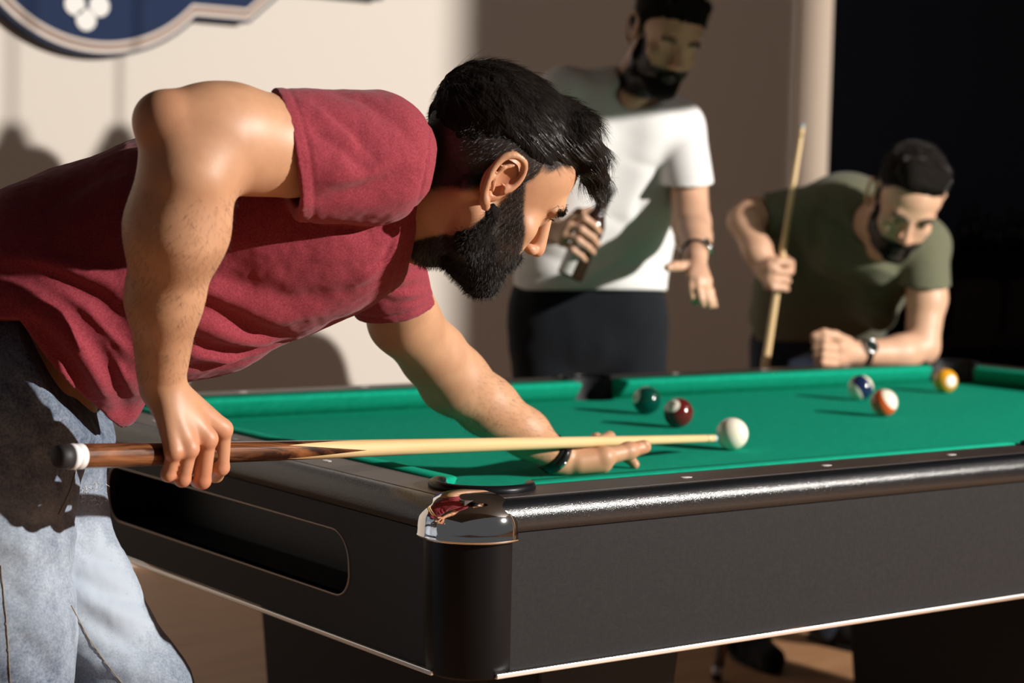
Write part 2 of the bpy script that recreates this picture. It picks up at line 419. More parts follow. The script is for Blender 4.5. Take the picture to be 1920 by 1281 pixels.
# ------------------------------------------------------------------ balls
BR = .0286
def rotz_to(d): return Vector(d).to_track_quat('Z', 'Y').to_matrix().to_4x4()
def ball(name, u, v, material, label, cat='ball', stripe=None, disc=None, num=None, group='pool balls on the table'):
    """disc: direction (world) of the number disc, stripe: axis of a striped ball"""
    bm = bmesh.new(); bmesh.ops.create_uvsphere(bm, u_segments=64, v_segments=40, radius=BR)
    mats = [material]
    if stripe:
        mats = ['cream_ball', material]; ax = Vector(stripe).normalized()
        R = ax.to_track_quat('Z', 'Y').to_matrix()
        for f in bm.faces:
            if abs(f.calc_center_median().z) < BR*.55: f.material_index = 1
        for vv in bm.verts: vv.co = R @ vv.co
    o = from_bm(name, bm, mats, None, True, (u, v, BED+BR)); tag(o, label, cat, group)
    if disc:
        d = Vector(disc).normalized(); R = d.to_track_quat('Z', 'Y').to_matrix()
        bm = bmesh.new(); n = 28; rings = []
        for k in range(5):
            th = .50*k/4; rings.append([bm.verts.new(R @ Vector((math.sin(th)*math.cos(2*math.pi*i/n), math.sin(th)*math.sin(2*math.pi*i/n), math.cos(th)))*(BR+.00012)) for i in range(n)] if k else [bm.verts.new(R @ Vector((0, 0, BR+.00012)))])
        for i in range(n): bm.faces.new((rings[0][0], rings[1][i], rings[1][(i+1) % n]))
        for k in range(1, 4):
            for i in range(n): bm.faces.new((rings[k][i], rings[k+1][i], rings[k+1][(i+1) % n], rings[k][(i+1) % n]))
        dd = from_bm('number_disc', bm, 'white_disc', o, True)
        if num:
            segs = {'7': [((-.28, .42), (.28, .42)), ((.28, .42), (-.08, -.45))], '6': [((.2, .45), (-.2, .1)), ((-.22, .1), (-.22, -.3)), ((-.22, -.3), (0, -.45)), ((0, -.45), (.22, -.28)), ((.22, -.28), (.2, -.05)), ((.2, -.05), (-.15, .02))],
                    '1': [((0, .45), (0, -.45)), ((-.15, .3), (0, .45))]}[num]
            bm = bmesh.new(); w = .0011; sc = .0125
            for (a, b) in segs:
                A = Vector(a)*sc; B = Vector(b)*sc; t = (B-A).normalized(); nn = Vector((-t.y, t.x))*w; A = A-t*w; B = B+t*w
                q = []
                for s1 in range(5):
                    for sg in (1, -1):
                        p = A+(B-A)*s1/4+nn*sg; z = math.sqrt(max(0, BR**2-p.x**2-p.y**2)); q.append(bm.verts.new(R @ (Vector((p.x, p.y, z))*(1+.0003/BR))))
                for s1 in range(4): bm.faces.new((q[2*s1], q[2*s1+1], q[2*s1+3], q[2*s1+2]))
            from_bm('numeral', bm, 'numeral_black', dd)
    return o
tocam = Vector(-FW); rgt = Vector(RT); upv = Vector(UP)
ball('cue_ball', .784, .356, 'cream_ball', 'cream white cue ball touching the tip of the cue', 'cue ball')
ball('pool_ball', .924, .659, 'maroon_ball', 'solid dark maroon pool ball, front one of the pair left of the white cue ball', disc=tocam-rgt*.62+upv*.75, num='7')
ball('pool_ball', 1.022, .868, 'green_ball', 'solid dark green pool ball behind the maroon one, nearest the side pocket', disc=tocam*.5-rgt*1.0+upv*.35, num='6')
ball('pool_ball', 1.667, .889, 'blue_ball', 'blue and white striped pool ball behind the orange striped one', stripe=tocam*-.25+rgt*.75+upv*.5)
ball('pool_ball', 1.463, .629, 'orange_ball', 'orange and white striped pool ball in front of the blue striped one', stripe=tocam*.45+rgt*.55+upv*.42)
ball('pool_ball', 1.999, .932, 'yellow_ball', 'solid yellow pool ball lying by the far corner pocket', disc=tocam*1.0+rgt*.35-upv*.02)

# ------------------------------------------------------------------ cues
def lathe_on(name, A, B, prof, material, parent=None, n=28):
    """prof: (distance from A, radius)"""
    A = Vector(A); B = Vector(B); d = (B-A).normalized(); R = d.to_track_quat('Z', 'X').to_matrix().to_4x4(); R.translation = A
    pr = [(r, s) for s, r in prof]
    o = lathe(name, pr, material, None, n); o.matrix_world = R
    if parent is not None:
        o.parent = parent; o.matrix_parent_inverse = Matrix.Translation(parent.location).inverted()
    return o
def make_cue(A, B, label, length, r0=.0148, splice=True):
    root = empty('pool_cue', A, label, 'pool cue')
    L = length; r1 = .0064
    def R(s): 
        t = s/L; return r0+(r1-r0)*min(1, t*1.02)
    lathe_on('bumper', A, B, [(-.006, 0), (-.006, .010), (-.003, .0135), (.004, .0142), (.012, .0146), (.012, 0)], 'rubber', root)
    lathe_on('collar', A, B, [(.012, 0), (.012, r0+.0002), (.019, r0+.0003), (.0195, r0-.0004), (.021, r0-.0004), (.0215, r0+.0002), (.030, r0+.0002), (.030, 0)], 'white_plastic', root)
    sp = .498 if splice else .40
    # splice: the dark wood runs forward in points, the maple runs back between them
    n = 64; m = 90
    for nm, mt in (('butt', 'butt_wood'), ('shaft', 'maple')):
        Vt = []; Fq = []
        for j in range(m+1):
            for i in range(n):
                a = 2*math.pi*i/n; 
                w = abs(((a/(2*math.pi)*4) % 1)-.5)*2          # 4 points
                edge = sp-.135+.15*w
                s = (.030+(edge-.030)*j/m) if nm == 'butt' else (edge+(L-.034-edge)*j/m)
                Vt.append((R(s)*math.cos(a), R(s)*math.sin(a), s))
        for j in range(m):
            for i in range(n): Fq.append((j*n+i, j*n+(i+1) % n, (j+1)*n+(i+1) % n, (j+1)*n+i))
        o = from_np(nm, Vt, Fq, mt)
        d = (Vector(B)-Vector(A)).normalized(); Rm = d.to_track_quat('Z', 'X').to_matrix().to_4x4(); Rm = Rm @ Matrix.Rotation(SPIN, 4, 'Z'); Rm.translation = Vector(A)
        o.matrix_world = Rm; o.parent = root; o.matrix_parent_inverse = Matrix.Translation(root.location).inverted()
    lathe_on('ferrule', A, B, [(L-.034, 0), (L-.034, r1), (L-.008, r1-.0002), (L-.008, 0)], 'white_plastic' if False else 'maple', root)
    lathe_on('cue_tip', A, B, [(L-.008, 0), (L-.008, r1-.0001), (L-.003, r1), (L-.0008, r1*.8), (L, r1*.4), (L, 0)], 'chalk_tip', root)
    return root
SPIN = .9+math.pi/4
CA = W(113, 857, 2.215); CB_ = W(1342, 822, 3.352)
Lc = float(np.linalg.norm(CB_-CA))
make_cue(CA, CB_, 'cue with brown wooden butt held by the leaning man in the red shirt', Lc)
CG0 = np.array([1.789, 1.463, .008]); CG1 = W(1505, 233, 4.97)
make_cue(CG0, CG1, 'upright pale wooden cue held by the man in the olive shirt', float(np.linalg.norm(CG1-CG0)))

# ------------------------------------------------------------------ unlit pendants above the picture, added to shade the man in white and the wall
def pendant(u, v, z0, r, hgt, label):
    root = empty('shadow_pendant', (u, v, 3.1), label, 'lamp', 'pendants added for their shade')
    zc = BED+z0
    par(lathe('lamp_shade', [(r, zc), (r*.98, zc+.01), (r*.55, zc+hgt*.55), (.028, zc+hgt*.92), (.022, zc+hgt), (.0, zc+hgt)], 'lampshade', None, 40, True, Matrix.Translation((u, v, 0))), root)
    par(sweep('cord', [(u, v, zc+hgt), (u, v, 3.09)], .004, 'black_plastic', None, 8), root)
    par(lathe('ceiling_rose', [(0, 3.07), (.05, 3.07), (.055, 3.09), (.055, 3.1)], 'lampshade', None, 32, True, Matrix.Translation((u, v, 0))), root)
pendant(1.84, .30, .955, .165, .27, 'dark cone pendant lamp out of view, added to shade the man in white')
pendant(1.955, .64, 1.02, .11, .15, 'smaller dark pendant lamp out of view, added for its shadow on the back wall')
# ------------------------------------------------------------------ the dark bar beyond the pillar
def at(px, py, v): return Vector(on_plane(px, py, 1, v))
cz = at(1850, 478, 5.5).z
bar = empty('bar_counter', (7.6, 5.8, 0), 'dark bar counter in the unlit room beyond the pillar', 'counter')
par(box('counter_top', (5.6, 5.45, cz-.05), (10.2, 6.1, cz), 'bar_wood', bev=.006), bar)
par(box('counter_base', (5.7, 5.55, 0), (10.1, 6.05, cz-.05), 'bar_wood'), bar)
for i, (px, h) in enumerate(((1806, .27), (1826, .30), (1849, .24), (1868, .22), (1893, .28), (1912, .26))):
    p = at(px, 478, 5.75); w = .036
    o = lathe('bottle', [(0, 0), (w, 0), (w, h*.55), (w*.85, h*.63), (.014, h*.76), (.013, h*.97), (.015, h*.98), (.015, h), (0, h)], 'dark_glass', None, 24)
    o.location = (p.x, 5.75, cz)
    tag(o, ('tall dark bottle on the unlit bar, %s' % ('leftmost of the row', 'second from the left, tallest', 'third from the left, shorter', 'shortest, fourth from the left', 'fifth from the left', 'rightmost of the row')[i]), 'bottle', 'bottles on the bar')
for px, lb in ((1812, 'dark upholstered bar chair with rounded back, left one'), (1915, 'dark upholstered bar chair with rounded back, cut by the right edge')):
    p = at(px, 600, 5.0); r = empty('bar_chair', (p.x, 5.0, 0), lb, 'chair', 'chairs at the bar')
    top = at(px, 522, 5.0).z; bw = .19
    pts = [(-bw, .50), (bw, .50)]+[(bw-.07+.07*math.cos(a), top-.07+.07*math.sin(a)) for a in np.linspace(0, math.pi/2, 7)]+[(-bw+.07-.07*math.cos(a), top-.07+.07*math.sin(a)) for a in np.linspace(math.pi/2, 0, 7)]
    par(prism('backrest', [(p.x+x, z) for x, z in pts], 4.92, 4.97, 'chair_fabric', axis=1, bev=.008), r)
    par(box('seat', (p.x-.2, 4.96, .46), (p.x+.2, 5.36, .54), 'chair_fabric', bev=.015), r)
    for a in (-.17, .17):
        for b in (5.00, 5.32): par(box('leg', (p.x+a-.018, b-.018, 0), (p.x+a+.018, b+.018, .46), 'bar_wood', bev=.003), r)

# ================================================================== sculpting: smooth blends of simple solids, turned into one mesh
F32 = np.float32
class Solid:
    def __init__(s): s.ops = []
    def _add(s, kind, k, fn, c, rad): s.ops.append((kind, k, fn, np.asarray(c, F32), float(rad))); return s
    def ell(s, c, r, R=None, k=.01, kind='u'):
        c = np.asarray(c, F32); r = np.asarray(r if hasattr(r, '__len__') else (r, r, r), F32)
        R_ = None if R is None else np.asarray(R, F32)
        def fn(P):
            q = P-c
            if R_ is not None: q = q @ R_
            k0 = np.sqrt(((q/r)**2).sum(1)); k1 = np.sqrt(((q/(r*r))**2).sum(1))+1e-9
            return k0*(k0-1)/k1
        if r[0] == r[1] == r[2]:
            def fn(P, r0=r[0]): q = P-c; return np.sqrt((q*q).sum(1))-r0
        return s._add(kind, k, fn, c, r.max())
    def rc(s, a, b, ra, rb, k=.01, kind='u'):
        a = np.asarray(a, F32); b = np.asarray(b, F32); d = b-a; L2 = float(d @ d)+1e-12
        def fn(P):
            q = P-a; h = np.clip(q @ d/L2, 0, 1); w = q-h[:, None]*d
            return np.sqrt((w*w).sum(1))-(ra+(rb-ra)*h)
        return s._add(kind, k, fn, (a+b)/2, math.sqrt(L2)/2+max(ra, rb))
    def rcf(s, a, b, ra, rb, flat, axis, k=.01, kind='u'):
        """round cone squeezed along an axis direction by a factor"""
        a = np.asarray(a, F32); b = np.asarray(b, F32); ax = np.asarray(axis, F32); ax = ax/np.linalg.norm(ax)
        g = 1.0/flat-1
        def st(P): return P+np.outer(P @ ax, ax)*g
        a2 = st(a[None])[0]; b2 = st(b[None])[0]; d = b2-a2; L2 = float(d @ d)+1e-12
        def fn(P):
            q = st(P-0*a)-a2; h = np.clip(q @ d/L2, 0, 1); w = q-h[:, None]*d
            return (np.sqrt((w*w).sum(1))-(ra+(rb-ra)*h))*(flat if flat < 1 else 1)
        return s._add(kind, k, fn, (a+b)/2, float(np.linalg.norm(b-a))/2+max(ra, rb)*max(1, flat))
    def chain(s, pts, rads, k=.004, kind='u'):
        for i in range(len(pts)-1):
            r0, r1 = (rads[i], rads[i+1]) if hasattr(rads, '__len__') else (rads, rads)
            s.rc(pts[i], pts[i+1], r0, r1, k, kind)
        return s
    def plane(s, p, n, k=.004, kind='i'):
        """keep the side the normal points away from"""
        p = np.asarray(p, F32); n = np.asarray(n, F32); n = n/np.linalg.norm(n)
        return s._add(kind, k, lambda P: (P-p) @ n, p, 1e6)
    def fn(s, f, c=(0, 0, 0), rad=1e6, kind='u', k=.004): return s._add(kind, k, f, c, rad)
    def sub(s, other, k=.004, kind='s'):
        return s._add(kind, k, lambda P: other.ev(P), (0, 0, 0), 1e6)
    def ev(s, P, c0=None, R0=0):
        P = P.astype(F32, copy=False); d = np.full(len(P), 1.0, F32)
        for kind, k, fn, c, rad in s.ops:
            if c0 is not None and rad < 1e5:
                if np.sqrt(((c0-c)**2).sum())-rad > R0+1.5*k+.014: continue
            v = fn(P)
            if kind == 'u':
                if k > 0: h = np.clip(.5+.5*(v-d)/k, 0, 1); d = v+(d-v)*h-k*h*(1-h)
                else: d = np.minimum(d, v)
            elif kind == 's':
                v = -v; h = np.clip(.5-.5*(v-d)/k, 0, 1); d = v+(d-v)*h+k*h*(1-h)
            elif kind == 'i':
                h = np.clip(.5-.5*(v-d)/k, 0, 1); d = v+(d-v)*h+k*h*(1-h)
            elif kind == 'd': d = d+v
        return d
    def march(s, px, py, d0=1.5, d1=6.0):
        """first surface point under a pixel"""
        t = d0
        for _ in range(160):
            p = V(px, py, t); v = float(s.ev(p[None])[0])
            if v < .0006: return p
            t += max(v*.8, .0008)
            if t > d1: return None
        return p
    def extent(s, pad=.02):
        lo = np.full(3, 1e9); hi = -lo
        for kind, k, fn, c, rad in s.ops:
            if kind == 'u' and rad < 1e5: lo = np.minimum(lo, c-rad); hi = np.maximum(hi, c+rad)
        return lo-pad, hi+pad
    def mesh(s, h, B=14):
        lo, hi = s.extent(); n = np.ceil((hi-lo)/(h*B)).astype(int)+1
        bi = np.stack(np.meshgrid(*[np.arange(q) for q in n], indexing='ij'), -1).reshape(-1, 3)
        ctr = (lo+(bi+.5)*B*h).astype(F32)
        v = np.concatenate([s.ev(ctr[i:i+200000]) for i in range(0, len(ctr), 200000)])
        act = bi[np.abs(v) < B*h*.866*1.6+.012]
        g = np.stack(np.meshgrid(*[np.arange(B+1)]*3, indexing='ij'), -1).reshape(-1, 3)
        offs = g*h; R0 = B*h*.866+.002
        VP, VK, QA = [], [], []
        big = 1 << 20
        def key(a): return (a[..., 0].astype(np.int64)*big+a[..., 1])*big+a[..., 2]
        cr = [(i, j, k) for i in (0, 1) for j in (0, 1) for k in (0, 1)]
        for b in act:
            o = lo+b*B*h; P = (lo+(b*B+g)*h).astype(F32); f = s.ev(P, (o+B*h/2).astype(F32), R0)
            if f.min() > 0 or f.max() < 0: continue
            f = f.reshape(B+1, B+1, B+1); ins = f < 0
            c8 = [ins[i:B+i, j:B+j, k:B+k] for i, j, k in cr]
            cnt = sum(q.astype(np.int8) for q in c8); cells = np.argwhere((cnt > 0) & (cnt < 8))
            if len(cells):
                fv = np.stack([f[cells[:, 0]+i, cells[:, 1]+j, cells[:, 2]+k] for i, j, k in cr], 1)
                acc = np.zeros((len(cells), 3)); w = np.zeros(len(cells))
                for a in range(8):
                    for c in range(a+1, 8):
                        da = np.array(cr[c])-np.array(cr[a])
                        if np.abs(da).sum() != 1: continue
                        fa, fb = fv[:, a], fv[:, c]; m = (fa < 0) != (fb < 0)
                        t = np.where(m, fa/np.where(m, fa-fb, 1), 0)
                        acc += (np.array(cr[a])+t[:, None]*da)*m[:, None]; w += m
                VP.append(o+(cells+acc/w[:, None])*h); VK.append(key(cells+b*B))
            for ax in range(3):
                sl = [slice(0, B)]*3; s2 = list(sl); s2[ax] = slice(1, B+1)
                A0 = ins[tuple(sl)]; A1 = ins[tuple(s2)]; e = np.argwhere(A0 != A1)
                if len(e): QA.append(np.concatenate([e+b*B, np.full((len(e), 1), ax), A0[tuple(e.T)][:, None]], 1))
        VP = np.concatenate(VP); VK = np.concatenate(VK); order = np.argsort(VK); VK = VK[order]; VP = VP[order]
        Q = np.concatenate(QA); faces = []
        for ax in range(3):
            q = Q[Q[:, 3] == ax]; e = q[:, :3]; a1, a2 = (ax+1) % 3, (ax+2) % 3
            u = np.zeros(3, int); u[a1] = 1; w_ = np.zeros(3, int); w_[a2] = 1
            ks = [key(e-u-w_), key(e-w_), key(e), key(e-u)]
            idx = [np.searchsorted(VK, k_) for k_ in ks]; ok = np.ones(len(e), bool)
            for k_, ii in zip(ks, idx): ii[ii >= len(VK)] = 0; ok &= VK[ii] == k_
            f4 = np.stack(idx, 1)[ok]; flip = q[ok, 4] == 0; f4[flip] = f4[flip][:, ::-1]; faces.append(f4)
        return VP, np.concatenate(faces)
def relax(Vt, Fq, it=1, lam=.5):
    e = np.concatenate([Fq[:, [0, 1]], Fq[:, [1, 2]], Fq[:, [2, 3]], Fq[:, [3, 0]]]); n = len(Vt)
    for _ in range(it):
        acc = np.zeros_like(Vt); cnt = np.bincount(e[:, 0], minlength=n)+np.bincount(e[:, 1], minlength=n)
        for a, b in ((0, 1), (1, 0)):
            for c in range(3): acc[:, c] += np.bincount(e[:, a], weights=Vt[e[:, b], c], minlength=n)
        Vt = Vt+(acc/np.maximum(cnt, 1)[:, None]-Vt)*lam
    return Vt
def normals_of(Vt, Fq):
    nrm = np.cross(Vt[Fq[:, 2]]-Vt[Fq[:, 0]], Vt[Fq[:, 3]]-Vt[Fq[:, 1]]); out = np.zeros_like(Vt)
    for k in range(4):
        for c in range(3): out[:, c] += np.bincount(Fq[:, k], weights=nrm[:, c], minlength=len(Vt))
    return out/(np.linalg.norm(out, axis=1)[:, None]+1e-12)
def close_holes(Fq, n):
    """fill the odd missing quad"""
    e = np.concatenate([Fq[:, [0, 1]], Fq[:, [1, 2]], Fq[:, [2, 3]], Fq[:, [3, 0]]]).astype(np.int64)
    k = e[:, 0]*n+e[:, 1]; r = e[:, 1]*n+e[:, 0]; b = e[~np.isin(k, r)]
    if len(b) == 0 or len(b) > 4000: return Fq
    nxt = {int(v): int(u) for u, v in b}; add = []; seen = set()
    for s0 in list(nxt):
        if s0 in seen: continue
        loop = [s0]; seen.add(s0); c = nxt[s0]
        while c in nxt and c not in seen and len(loop) < 40: loop.append(c); seen.add(c); c = nxt[c]
        if c == s0 and len(loop) >= 4 and len(loop) % 2 == 0:
            for i in range(1, len(loop)-2, 2): add.append([loop[0], loop[i], loop[i+1], loop[i+2]])
    return np.concatenate([Fq, np.array(add)]) if add else Fq
def emit(name, S_, h, material, root, it=1, attrs=None):
    Vt, Fq = S_.mesh(h); n_ = len(Fq); Fq = close_holes(Fq, len(Vt))
    if it: Vt = relax(Vt, Fq, it)
    o = from_np(name, to_world(Vt)-(np.array(root.location) if root is not None else 0), Fq, material, root, True)
    if attrs:
        for k, f in attrs.items():
            at = o.data.attributes.new(k, 'FLOAT', 'POINT'); at.data.foreach_set('value', np.clip(f(Vt), 0, 1).astype(F32))
    return o, Vt, Fq
def sstep(a, b, x): t = np.clip((x-a)/(b-a), 0, 1); return t*t*(3-2*t)
def vnoise(P, scale, seed=0):
    """smooth value noise, -1..1"""
    q = P*scale+seed*17.3; i = np.floor(q).astype(np.int64); f = (q-i); f = f*f*(3-2*f)
    def hsh(a): 
        x = (a[:, 0]*73856093) ^ (a[:, 1]*19349663) ^ (a[:, 2]*83492791); x = (x ^ (x >> 13))*1274126177 & 0x7fffffff
        return (x % 10007)/5003.5-1
    r = 0
    for a in (0, 1):
        for b in (0, 1):
            for c in (0, 1):
                w = (f[:, 0] if a else 1-f[:, 0])*(f[:, 1] if b else 1-f[:, 1])*(f[:, 2] if c else 1-f[:, 2])
                r = r+w*hsh(i+np.array([a, b, c]))
    return r
def strands(name, P0, D, L, rad, root, material='hair_strand', bend=None, segs=4):
    """thin three-sided hairs: roots P0, start directions D, lengths L, bend = direction they turn towards (all in the viewing frame)"""
    n = len(P0); D = D/np.linalg.norm(D, axis=1)[:, None]; rings = []
    p = P0.copy(); d = D.copy(); side = np.cross(D, rng.normal(size=(n, 3))); side /= np.linalg.norm(side, axis=1)[:, None]
    for s in range(segs+1):
        r = (rad if not hasattr(rad, '__len__') else rad[:, None])*(1-.75*s/segs); up = np.cross(d, side)
        for a in range(3):
            an = 2*math.pi*a/3; rings.append(p+(side*math.cos(an)+up*math.sin(an))*r)
        if s < segs:
            p = p+d*(L/segs)[:, None]
            if bend is not None: d = d+bend*(1.0/segs); d /= np.linalg.norm(d, axis=1)[:, None]
    Vt = np.stack(rings, 1).reshape(-1, 3); base = np.arange(n)*3*(segs+1); Fq = []
    for s in range(segs):
        for a in range(3):
            b = (a+1) % 3; Fq.append(np.stack([base+3*s+a, base+3*s+b, base+3*s+3+b, base+3*s+3+a], 1))
    Fq = np.concatenate(Fq)
    return Vt, Fq
def merge(parts):
    Vs, Fs, o = [], [], 0
    for v, f in parts: Vs.append(v); Fs.append(f+o); o += len(v)
    return np.concatenate(Vs), np.concatenate(Fs)

# ------------------------------------------------------------------ person materials
def skin_mat(name, c1, c2, haircol, scale=22):
    m = mat(name, c1, .48, sss=.12, sscale=.006, spec=.45); b = m.node_tree.nodes['Principled BSDF']
    mp, nz, cr = noise_mix(m, c1, c2, scale, 5)
    col = cr.outputs[0]
    for at, c, fac in (('a_red', (c1[0]*.95, c1[1]*.55, c1[2]*.5), .8), ('a_lip', (c1[0]*.62, c1[1]*.34, c1[2]*.34), .85), ('a_hair', haircol, 1.25), ('a_nail', (c1[0]*1.25, c1[1]*1.3, c1[2]*1.35), .8)):
        an = N(m, 'ShaderNodeAttribute'); an.attribute_name = at
        mx = N(m, 'ShaderNodeMix'); mx.data_type = 'RGBA'; mx.inputs['B'].default_value = (*c, 1)
        ml = N(m, 'ShaderNodeMath'); ml.operation = 'MULTIPLY'; ml.inputs[1].default_value = fac
        if at == 'a_hair':
            n2 = N(m, 'ShaderNodeTexNoise'); n2.inputs['Scale'].default_value = 700; n2.inputs['Detail'].default_value = 2
            tc = N(m, 'ShaderNodeTexCoord'); LK(m, tc.outputs['Object'], n2.inputs['Vector'])
            ad = N(m, 'ShaderNodeMath'); ad.operation = 'MULTIPLY_ADD'; LK(m, n2.outputs['Fac'], ad.inputs[0]); ad.inputs[1].default_value = .9; ad.inputs[2].default_value = -.45
            a2 = N(m, 'ShaderNodeMath'); a2.operation = 'ADD'; a2.use_clamp = True
            gate = N(m, 'ShaderNodeMath'); gate.operation = 'MULTIPLY'; LK(m, ad.outputs[0], gate.inputs[0]); LK(m, an.outputs['Fac'], gate.inputs[1])
            LK(m, an.outputs['Fac'], a2.inputs[0]); LK(m, gate.outputs[0], a2.inputs[1]); LK(m, a2.outputs[0], ml.inputs[0])
        else: LK(m, an.outputs['Fac'], ml.inputs[0])
        ml.use_clamp = True; LK(m, ml.outputs[0], mx.inputs['Factor']); LK(m, col, mx.inputs['A']); col = mx.outputs['Result']
    LK(m, col, b.inputs['Base Color']); bump(m, 420, .16, .0006, 4)
    return m
skin_mat('skin_tan', (.56, .305, .175), (.46, .235, .13), (.028, .018, .014))
skin_mat('skin_fair', (.66, .40, .27), (.58, .33, .21), (.03, .02, .016))
m = mat('hair_strand', (.016, .011, .008), .27, spec=.8)
m = mat('hair_base', (.007, .005, .004), .8, spec=.1); bump(m, 260, .9, .002, 3, (1, 1, .25))
mat('beard_strand', (.014, .009, .007), .4)
def cloth(name, c1, c2, scale=350, bs=900, rough=.9, sheen=.1, lo=.35, hi=.65):
    m = mat(name, c1, rough, sheen=sheen, spec=.15); noise_mix(m, c1, c2, scale, 5, lo=lo, hi=hi, rough=.75); bump(m, bs, .35, .0006, 2); return m
cloth('red_jersey', (.185, .018, .030), (.31, .050, .068), 420)
cloth('white_jersey', (.78, .77, .76), (.84, .83, .82), 200)
cloth('olive_jersey', (.105, .108, .066), (.15, .15, .098), 200)
cloth('black_trouser', (.006, .008, .011), (.010, .012, .016), 120)
cloth('navy_denim', (.008, .012, .022), (.014, .02, .034), 160)
m = mat('blue_denim', (.2, .27, .36), .85, spec=.1); bump(m, 900, .45, .0006, 2)
an = N(m, 'ShaderNodeAttribute'); an.attribute_name = 'wear'; cr = N(m, 'ShaderNodeValToRGB')
tc = N(m, 'ShaderNodeTexCoord'); nz = N(m, 'ShaderNodeTexNoise'); nz.inputs['Scale'].default_value = 320; nz.inputs['Detail'].default_value = 3; LK(m, tc.outputs['Object'], nz.inputs['Vector'])
ma = N(m, 'ShaderNodeMath'); ma.operation = 'MULTIPLY_ADD'; LK(m, nz.outputs['Fac'], ma.inputs[0]); ma.inputs[1].default_value = .50; LK(m, an.outputs['Fac'], ma.inputs[2]); LK(m, ma.outputs[0], cr.inputs[0])
cr.color_ramp.elements[0].position = .30; cr.color_ramp.elements[1].position = 1.0; cr.color_ramp.elements[0].color = (.035, .055, .10, 1); cr.color_ramp.elements[1].color = (.40, .46, .54, 1)
LK(m, cr.outputs[0], m.node_tree.nodes['Principled BSDF'].inputs['Base Color'])
cloth('shoe_black', (.006, .006, .007), (.01, .01, .011), 100)
mat('eye_white', (.42, .37, .34), .12); mat('eye_iris', (.05, .025, .012), .05); mat('seam_thread', (.30, .22, .13), .8)

